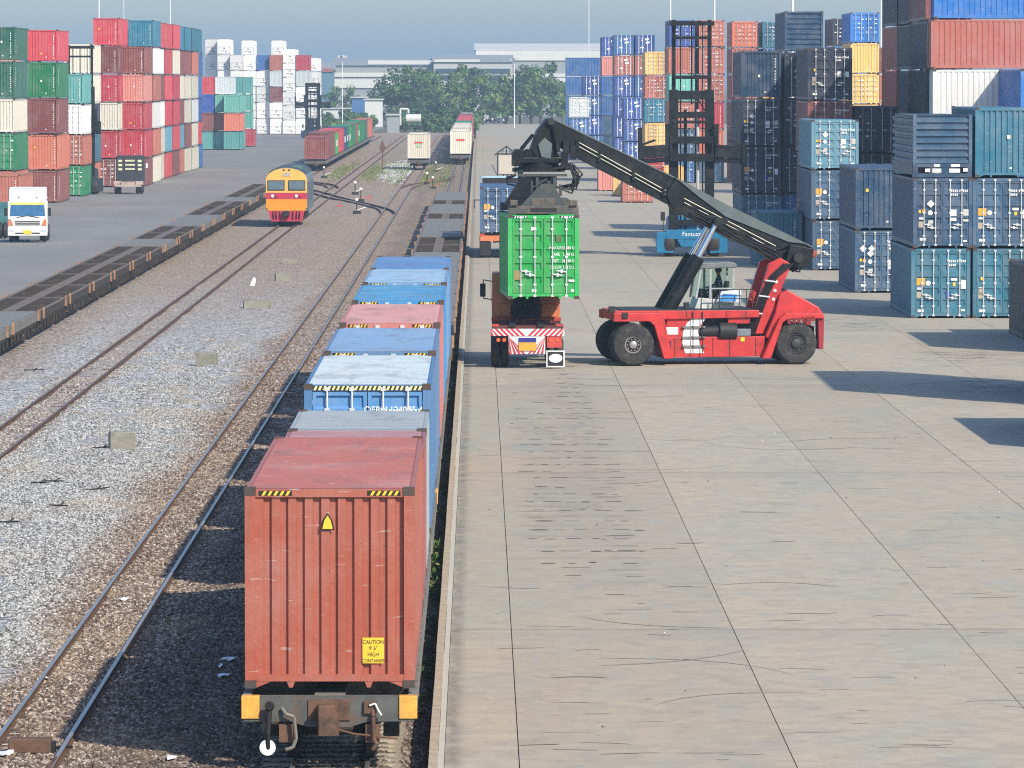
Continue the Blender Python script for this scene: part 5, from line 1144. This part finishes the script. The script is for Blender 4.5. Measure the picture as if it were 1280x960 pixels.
sig(534, 230, 'black and white switch stand at the turnout', 1); sig(545, 215, 'switch stand on a post before the far cream container', 0); sig(541, 236, 'low switch stand beside the empty platform wagons', 1); sig(451, 252, 'switch stand with white disc on the crossover rails', 1)
for k, (px, py) in enumerate(((461,248), (424,258))):
    p = G(px, py, -.1); o = MB().bar((0,0,0), (.1,0,.4), .08, .06).bar((-.2,0,.1), (.25,0,.08), .1, .08).build('point_lever', mat('lever_red', (.5,.06,.05), .5)); o.location = (p.x, p.y, -.16); tag(o, ['red point lever between the crossover and the far cream container', 'red point lever lying left of the crossover'][k], 'lever')
p = G(478, 213, -.1); t = thing('marker_post', 'thin post with brown diamond board beside the far track', 'marker post', (p.x, p.y, -.2)); MB().cyl((0,0,0), (0,0,3.2), .05, 8).build('post', M_RUST, t); MB().prism([(0,1.9),(.38,2.55),(0,3.5),(-.38,2.55)], 'y', -.1, -.05).build('board', mat('board_brown', (.12,.07,.05), .7), t)
p = G(315, 356, -.1); o = MB().prism([(-.12,0),(.12,0),(.12,.4),(0,.5),(-.05,.4)], 'y', -.06, .06).build('white_marker', M_WHITE); o.location = (p.x, p.y, -.2); o.rotation_euler = (0, R(12), 0); tag(o, 'leaning white marker stone in the ballast', 'marker')
# point machine at the lower left
p = G(38, 936, -.1); t = thing('point_machine', 'rusty steel point machine cover between the rails at lower left', 'point machine', (p.x, p.y, -.17))
MB().box(-.33, .3, 0, .3, 0, .22).build('cover', M_RUST, t, .02); MB().box(.3, .36, .02, .28, -.02, .16).build('end_gap', M_BLACK, t); b = MB(); b.tube([(.36,.1,.08), (.62,.0,.1)], .025, 6); b.build('drive_rod', M_DARK, t)
b = MB(); b.bar((T_NEAR+.47, 76, -.09), (T_NEAR+.53, 84.6, -.075), .05, .12); o = b.build('switch_blade', M_RAIL, near_track)
# litter
M_LIT = mat('white_plastic', (.78,.8,.82), .5, var=.08)
def scrap(px, py, sx, sy, label, m=M_LIT, seed=0):
    rr = random.Random(seed); p = G(px, py, -.15); b = MB(); n = 9; vs = [(0,0,.05)]
    for i in range(n): a = 2*math.pi*i/n; q = rr.uniform(.5, 1); vs.append((math.cos(a)*sx*q, math.sin(a)*sy*q, rr.uniform(0, .05)))
    vs += [(v[0], v[1], v[2]-.012) for v in vs]; k = n+1
    fs = [(0, i+1, (i+1) % n+1) for i in range(n)] + [(k, k+(i+1) % n+1, k+i+1) for i in range(n)] + [(i+1, k+i+1, k+(i+1) % n+1, (i+1) % n+1) for i in range(n)]
    b.add(vs, fs); o = b.build('plastic_scrap', m); o.location = (p.x, p.y, bz(p.x, p.y)+.02); tag(o, label, 'litter', 'litter in the ballast'); return o
for k, (px, py, sx, sy, lab) in enumerate(((286,833,.15,.35,'white plastic scrap in the shadow, upper of a close group'), (277,842,.06,.2,'small white scrap in the middle of a close group'), (279,853,.12,.28,'white plastic scrap in the shadow, lower of a close group'), (156,749,.13,.3,'white scrap between the near rails'), (57,850,.07,.3,'white scrap beside the left near rail'), (8,942,.14,.3,'white plastic bag below the point machine'), (214,957,.1,.3,'white scrap at the bottom edge of the picture'), (346,477,.05,.3,'white scrap between the near rails further up'), (441,317,.1,.5,'white scrap on the left near rail far up'))):
    scrap(px, py, sx, sy, lab, seed=k)
for k, (px, py, L, a) in enumerate(((120,613,.45,.5), (68,603,.35,-.5), (73,636,.4,-.6), (10,655,.3,-.2), (128,561,.28,.1), (42,462,.4,-.3), (50,605,.3,-.4))):
    p = G(px, py, -.12); z = bz(p.x, p.y)+.03; d = Vector((math.cos(a), math.sin(a)*2, 0)).normalized()*L; b = MB().cyl(p*1.0-Vector((0,0,p.z))+Vector((0,0,z))-d, Vector((p.x, p.y, z+.03))+d, .018, 6); b.cyl(Vector((p.x,p.y,z)), Vector((p.x+.1,p.y+.4,z+.06)), .018, 5)
    o = b.build('stick', mat('dead_wood', (.03,.025,.022), .9)); tag(o, ['forked dark stick, largest one in the pale ballast', 'dark stick left of the forked one', 'thin bent stick below the forked one', 'short stick at the left edge', 'short stick beside the nearest concrete block', 'dark stick between the loco track and empty wagons', 'thin twig lying left of the forked stick'][k], 'stick', 'sticks in the ballast')
# weeds along the platform edge
M_LEAF = mat('weed_leaf', (.07,.14,.03), .7, var=.5, scale=9); M_LEAF2 = mat('dry_weed', (.2,.19,.07), .8, var=.4, scale=9)
def weed_mesh(seed, n, r, h):
    rr = random.Random(seed); b = MB()
    for i in range(n):
        a = rr.uniform(0, 6.28); q = r*math.sqrt(rr.random()); x, y, z = math.cos(a)*q*.5, math.sin(a)*q*1.6, h*rr.random()**1.2*(1-q/r*.4); s = rr.uniform(.02, .055)
        d = Vector((rr.uniform(-1,1), rr.uniform(-1,1), rr.uniform(-.2,1))).normalized(); e_ = d.cross(Vector((rr.uniform(-1,1), rr.uniform(-1,1), rr.uniform(-1,1)))).normalized()
        c = Vector((x, y, z)); b.add([c-e_*s*.5, c+d*s, c+e_*s*.5, c-d*s], [(0,1,2,3)], 0 if rr.random() < .8 else 1)
    for i in range(10): a = rr.uniform(0, 6.28); b.cyl((0,0,0), (math.cos(a)*r*.3, math.sin(a)*r, h*.8), .006, 4, 0)
    return b.mesh('weed', [M_LEAF, M_LEAF2])
wms = [weed_mesh(s, 420, .26, .5) for s in range(4)]
for k in range(34):
    y = 95+k*2.0*(1+k*.03)+random.uniform(-.6, .6); o = obj('weed_clump', wms[k % 4]); x = -.86+random.uniform(-.12, .04); o.location = (x, y, bz(x, y)-.02); s = random.choice((.5, .8, 1.0, 1.25)) if 2 < k < 12 else random.choice((.35, .5, .7)); o.scale = (s*.8, s, s); o.rotation_euler = (0, 0, random.uniform(0, 6))
    tag(o, f'green weed clump along the platform edge, {ORD[k]} from the camera' if k < 26 else f'tiny distant weed clump along the platform edge, {ORD[k-26]} of the farthest eight', 'weed', 'weeds along the platform edge')
# far dry grass round the crossover
b = MB(); rr = random.Random(5)
for i in range(7000):
    px, py = rr.choice(((520, 212), (470, 216), (540, 224), (432, 214), (590, 205))); p = G(px+rr.gauss(0, 26), py+rr.gauss(0, 6), -.15)
    if p.x > -1.2 or p.x < -16 or p.y > 900 or p.y < 400: continue
    if min(abs(p.x-T_NEAR), abs(p.x-T_LOCO), abs(p.x-T_TRAIN)) < .9: continue
    h_ = rr.uniform(.1, .38); d = Vector((rr.uniform(-.25,.25), rr.uniform(-.25,.25), 0)); b.add([(p.x-.05,p.y,-.2), (p.x+.05,p.y,-.2), (p.x+d.x,p.y+d.y,-.2+h_)], [(0,1,2)], 0 if rr.random() < .45 else 1)
o = b.build('dry_grass', [M_LEAF, M_LEAF2]); o['kind'] = 'stuff'; o['label'] = 'dry grass growing round the far track crossover'
# gravel heap by the lone cream container
b = MB(); nx, ny = 24, 40
vs = [(-11.5+4.5*i/nx, 560+190*j/ny, -.2+(.2*math.sin(math.pi*i/nx)*math.sin(math.pi*j/ny)**.5)*(.7+.6*mnoise.noise(Vector((i*.4, j*.3, 2))))) for j in range(ny+1) for i in range(nx+1)]
b.add(vs, [(j*(nx+1)+i, j*(nx+1)+i+1, (j+1)*(nx+1)+i+1, (j+1)*(nx+1)+i) for j in range(ny) for i in range(nx)]); o = b.build('gravel_heap', mat('pale_gravel', (.55,.54,.5), .9, var=.2, scale=2)); struct(o, 'heap of pale gravel between the far tracks')
# ================================================================ BACKGROUND
def steel_hall(name, label, x0p, x1p, Y, zt, depth, parts, wall, roofc):
    xa, xb = P(x0p, 100, Y).x, P(x1p, 100, Y).x; t = thing(name, label, 'building', ((xa+xb)/2, Y, -.5)); w_ = (xb-xa)/2
    MB().box(-w_, w_, 0, depth, 0, zt).build('wall', wall, t); MB().prism([(-.6,zt),(depth+.6,zt),(depth*.5,zt+2.2)], 'x', -w_-.5, w_+.5).build('roof', roofc, t)
    for (a, b_, z0, z1, m, nm) in parts: xx0, xx1 = P(a, 100, Y).x-t.location.x, P(b_, 100, Y).x-t.location.x; MB().box(xx0, xx1, -.5, 0, z0, z1).build(nm, m, t)
    return t
M_CLAD = mat('cladding_pale', (.44,.45,.44), .6, var=.08, scale=.05); M_CLAD2 = mat('cladding_grey', (.29,.31,.31), .6, var=.1, scale=.05); M_CLADW = mat('cladding_white', (.6,.6,.57), .6, var=.05, scale=.05); M_BAND = mat('dark_window_band', (.04,.07,.1), .3)
Y = 1650.; k_ = sc(Y)
def zz(py): return HCAM-(py-VPY)/k_+.5
steel_hall('warehouse', 'long grey warehouse with banded pale walls behind the trees, left', 415, 541, Y, zz(82), 60, [(416,540,zz(96),zz(91),M_CLADW,'pale_band'), (416,540,zz(110),zz(99),M_CLADW,'pale_band'), (460,540,zz(80.5),zz(75.5),M_CLADW,'ridge_vent')], M_CLAD2, M_CLAD2)
steel_hall('warehouse', 'grey warehouse with dark window bands behind the trees, centre', 542, 640, Y-8, zz(78), 60, [(545,638,zz(91),zz(86),M_BAND,'window_band'), (545,592,zz(99),zz(94),M_BAND,'window_band'), (598,627,zz(108),zz(94),M_BAND,'window_band'), (546,590,zz(106),zz(101),M_CLADW,'pale_band'), (543,600,zz(77.5),zz(74.5),M_CLADW,'ridge_vent')], M_CLAD, M_CLAD2)
steel_hall('warehouse', 'tall white warehouse behind the blue container stacks', 595, 790, Y+45, zz(62), 70, [(595,790,zz(75),zz(62.5)+.3,M_CLADW,'white_fascia'), (596,790,zz(96),zz(92),M_CLADW,'pale_band'), (628,770,zz(104),zz(97),M_CLADW,'pale_band')], M_CLAD2, M_CLADW)
steel_hall('warehouse', 'low distant blue-grey shed at the left of the warehouses', 402, 416, Y-20, zz(88), 40, [(402,416,zz(90),zz(85),mat('shed_red', (.35,.12,.12), .6),'red_band')], mat('shed_blue', (.1,.2,.26), .6), M_CLAD2)
Y = 1330.; k_ = sc(Y)
def lowb(label, x0, x1, Y, z0, z1, m, nm='shed'):
    xa, xb = P(x0, 100, Y).x, P(x1, 100, Y).x; t = thing(nm, label, 'shed', ((xa+xb)/2, Y, -.5)); w_ = (xb-xa)/2; MB().box(-w_, w_, 0, 6, z0, z1+.5).build('wall', m, t); MB().box(-w_-.3, w_+.3, -.4, 6.4, z1+.5, z1+.8).build('roof', M_CLAD, t); return t
lowb('small white cabin left of the big trees', 456, 478, 1280, 0, 5.6, M_CLADW); lowb('blue roofed lean-to left of the white cabin', 440, 458, 1290, 0, 6.0, mat('tarp_blue', (.06,.16,.35), .6)); lowb('grey signal cabin at the end of the tracks', 484, 499, 1150, 0, 3.0, M_CLAD2); lowb('blue tarpaulin shelter under the right hand trees', 636, 668, 1390, 3.2, 6.2, mat('tarp_blue2', (.03,.1,.4), .6)); lowb('pale elevated walkway building behind the far left train', 404, 446, 1370, 1.0, 3.2, M_CLADW)
p = G(531, 152); t = thing('tank_wagon', 'white tank wagon at the end of the near track', 'wagon', (p.x, 1160, 0)); MB().cyl((-1.5,0,2.3), (1.5,0,2.3), .9, 20).build('tank', M_CLADW, t, .1, True); MB().box(-2, 2, -.8, .8, .6, 1.0).build('frame', M_DARK, t); b = MB().tube([(-2.6,0,1.0),(-2.6,0,4.2),(-1.0,0,4.2),(-1.0,0,3.4)], .22, 8); b.build('filler_pipe', M_CLADW, t)
b = MB()
for s in (-1, 1): b.lathe((s*1.2,-.8,.5), (0,-1,0), [(0,.45),(.1,.45)], 14)
b.build('wheels', M_DARK, t)
for k in range(7):
    px = 600+k*5.2; p = G(px, 152+(k % 3)*.8); t = thing('parked_scooter', f'small parked vehicle in the row before the trees, {ORD[k]} from left', 'scooter', (p.x, p.y, 0), R(20), 'vehicles parked before the trees'); MB().prism([(-.8,.3),(-.6,1.0),(-.3,.8),(.3,.85),(.7,1.1),(.9,.4)], 'y', -.2, .2).build('frame', M_CLADW if k % 2 else M_DARK, t); wheel(t, -.65, 0, .3, .3, .12, .15); wheel(t, .65, 0, .3, .3, .12, .15)
# gabled gate frame on the platform
p = G(633, 221.5); Yk = p.y; t = thing('gate_frame', 'small gabled gate frame standing on the platform behind the lorries', 'gate frame', (p.x, Yk, 0)); s_ = 1.0
for s in (-1, 1): MB().box(s*.9-.06, s*.9+.06, -.06, .06, 0, 2.35).build('post', M_DARK, t)
b = MB(); b.bar((-1.2,0,2.25), (0,0,3.15), .14, .12); b.bar((1.2,0,2.25), (0,0,3.15), .14, .12); b.bar((-1.0,0,2.36), (1.0,0,2.36), .1, .14); b.bar((0,0,2.36), (0,0,3.1), .1, .1); b.bar((-.5,0,2.36), (-.3,0,2.9), .06, .06); b.bar((.5,0,2.36), (.3,0,2.9), .06, .06); b.build('gable', M_DARK, t)
b = MB(); b.box(-.75, .75, -.02, .02, .35, 2.25); b.build('mesh_panel', mat('beige_panel', (.52,.47,.4), .7, var=.08), t); b = MB(); b.box(-.8, .8, -.05, .05, .05, .14); b.box(-.8, .8, -.05, .05, .25, .32)
for x in (-.3, .1, .5): b.box(x-.08, x+.08, -.06, .06, .12, .3)
b.build('bottom_rail', M_DARK, t)
MB().bar((-1.0,0,.3), (-1.5,0,1.3), .08, .08).build('brace', M_DARK, t)
# light masts
M_MAST = mat('mast_white', (.72,.73,.72), .5, .1, var=.05)
def mast(px, Yb, h_, r, label, lamp=True):
    t = thing('light_mast', label, 'light mast', (P(px, 100, Yb).x, Yb, -.1), 0, 'tall light masts'); MB().cyl((0,0,0), (0,0,h_), r, 10, 0, r*.55).build('pole', M_MAST, t, 0, True)
    if lamp:
        b = MB(); b.lathe((0,0,h_-.1), (0,0,1), [(0,r*2.5),(.5,r*3)], 12)
        for k in range(4): a = k*math.pi/2+.4; b.box(math.cos(a)*.7-.25, math.cos(a)*.7+.25, math.sin(a)*.7-.25, math.sin(a)*.7+.25, h_-.1, h_+.3)
        b.build('lamp_head', M_CLAD, t)
for px, Yb, r, lab in ((124,700,.11,'thin white light mast above the left stacks, leftmost'), (155,900,.08,'thin white light mast, second from left above the left stacks'), (213,760,.1,'white light mast above the left stacks, third from left'), (736,1120,.12,'white light mast in the open sky above the blue stacks'), (838,800,.13,'white light mast just left of the tall black mast'), (893,720,.13,'white light mast just right of the tall black mast'), (990.5,600,.2,'thick white light mast above the dark blue stacks'), (1101,680,.1,'white light mast beside the tall dark stacks')): mast(px, Yb, 34, r, lab)
mast(428, 1090, 14.3, .1, 'lamp post behind the far left train'); mast(643, 1215, 14.2, .13, 'lamp post in front of the trees by the platform end')
# trees
M_BARK = mat('bark', (.09,.07,.055), .9, var=.3)
M_FOL = [mat('foliage_dark', (.045,.1,.03), .7, var=.45, scale=.6), mat('foliage_mid', (.08,.155,.045), .7, var=.45, scale=.6), mat('foliage_light', (.13,.2,.055), .7, var=.4, scale=.6)]
def tree_meshes(seed, h_, w_, pal):
    rr = random.Random(seed); tr = MB(); tr.cyl((0,0,-.6), (0,0,h_*.35), .3, 8, 0, .2); cl = []
    for i in range(26):
        a = rr.uniform(0, 6.28); zc = h_*rr.uniform(.22, .92); q = w_*rr.uniform(.15, 1)*math.sqrt(max(.05, 1-((zc/h_-.5)/.52)**2)); c = Vector((math.cos(a)*q, math.sin(a)*q, zc)); cl.append((c, rr.uniform(.7, 1.5)*w_/4.5))
        if i < 9: tr.cyl((0,0,h_*.3), c, .12, 5, 0, .04)
    cr = MB()
    for c, r_ in cl:
        m = rr.choice(pal)
        for i in range(95):
            d = Vector((rr.gauss(0,1), rr.gauss(0,1), rr.gauss(0,.8))).normalized()*r_*rr.uniform(.55, 1.12); p = c+d; s = rr.uniform(.16, .42); n = (d.normalized()+Vector((rr.uniform(-.7,.7), rr.uniform(-.7,.7), rr.uniform(-.3,.9)))).normalized(); x = n.orthogonal().normalized()*s; y = n.cross(x)*rr.uniform(.6, 1)
            cr.add([p-x, p-y, p+x, p+y], [(0,1,2,3)], m)
    return tr.mesh('trunk', [M_BARK]), cr.mesh('crown', M_FOL)
tms = [tree_meshes(s, 12.5, w_, pal) for s, w_, pal in ((1, 6.2, (0,0,1)), (2, 5.2, (0,1,1)), (3, 4.6, (1,1,2)), (4, 5.6, (0,1,2)), (5, 4.0, (1,2,2)))]
spots = [(428,1430,.72,3),(446,1400,.5,1),(486,1330,.8,0),(503,1300,1.05,0),(522,1320,1.1,1),(538,1335,.95,0),(556,1330,1.0,3),(572,1300,.85,2),(590,1340,1.12,1),(604,1300,.9,2),(618,1330,.85,2),(632,1345,.95,3),(650,1350,.95,1),(664,1330,1.05,3),(676,1350,1.18,0),(690,1340,.9,2),(703,1400,.8,4),(470,1400,.55,4),(412,1450,.6,1)]
for k, (px, Yt, s, m) in enumerate(spots):
    t = thing('tree', f'green tree in the belt before the warehouses, {ORD[sorted(q[0] for q in spots).index(px)]} from left', 'tree', (P(px, 100, Yt).x, Yt, -.3), random.uniform(0, 6), 'trees before the warehouses'); t.scale = (s, s, s); obj('trunk', tms[m][0], t); obj('crown', tms[m][1], t)
bm_ = tree_meshes(9, 4.2, 3.4, (0,1,2))
for k, px in enumerate((505, 517, 530, 545, 552, 563, 575, 586, 410, 432, 455)):
    t = thing('bush', f'low bush under the tree belt, {ORD[[410,432,455,505,517,530,545,552,563,575,586].index(px)]} from left', 'bush', (P(px, 100, 1180).x, 1180+random.uniform(-25, 25), -.3), random.uniform(0, 6), 'bushes at the end of the tracks'); obj('stem', bm_[0], t); obj('crown', bm_[1], t); t.scale = (random.uniform(.7, 1.0),)*3
# ================================================================ HAZE
mh = bpy.data.materials.new('haze_air'); mh.use_nodes = True; t = mh.node_tree; t.nodes.remove(t.nodes['Principled BSDF'])
pv = t.nodes.new('ShaderNodeVolumePrincipled'); pv.inputs['Color'].default_value = (.46,.64,.82,1); pv.inputs['Density'].default_value = .00025; pv.inputs['Anisotropy'].default_value = 0.0
t.links.new(pv.outputs[0], t.nodes['Material Output'].inputs['Volume'])
hz = MB().box(-7100, 7100, -300, 9600, -2.5, 48).build('haze', mh); hz['kind'] = 'stuff'; hz['label'] = 'pale blue haze over the yard'
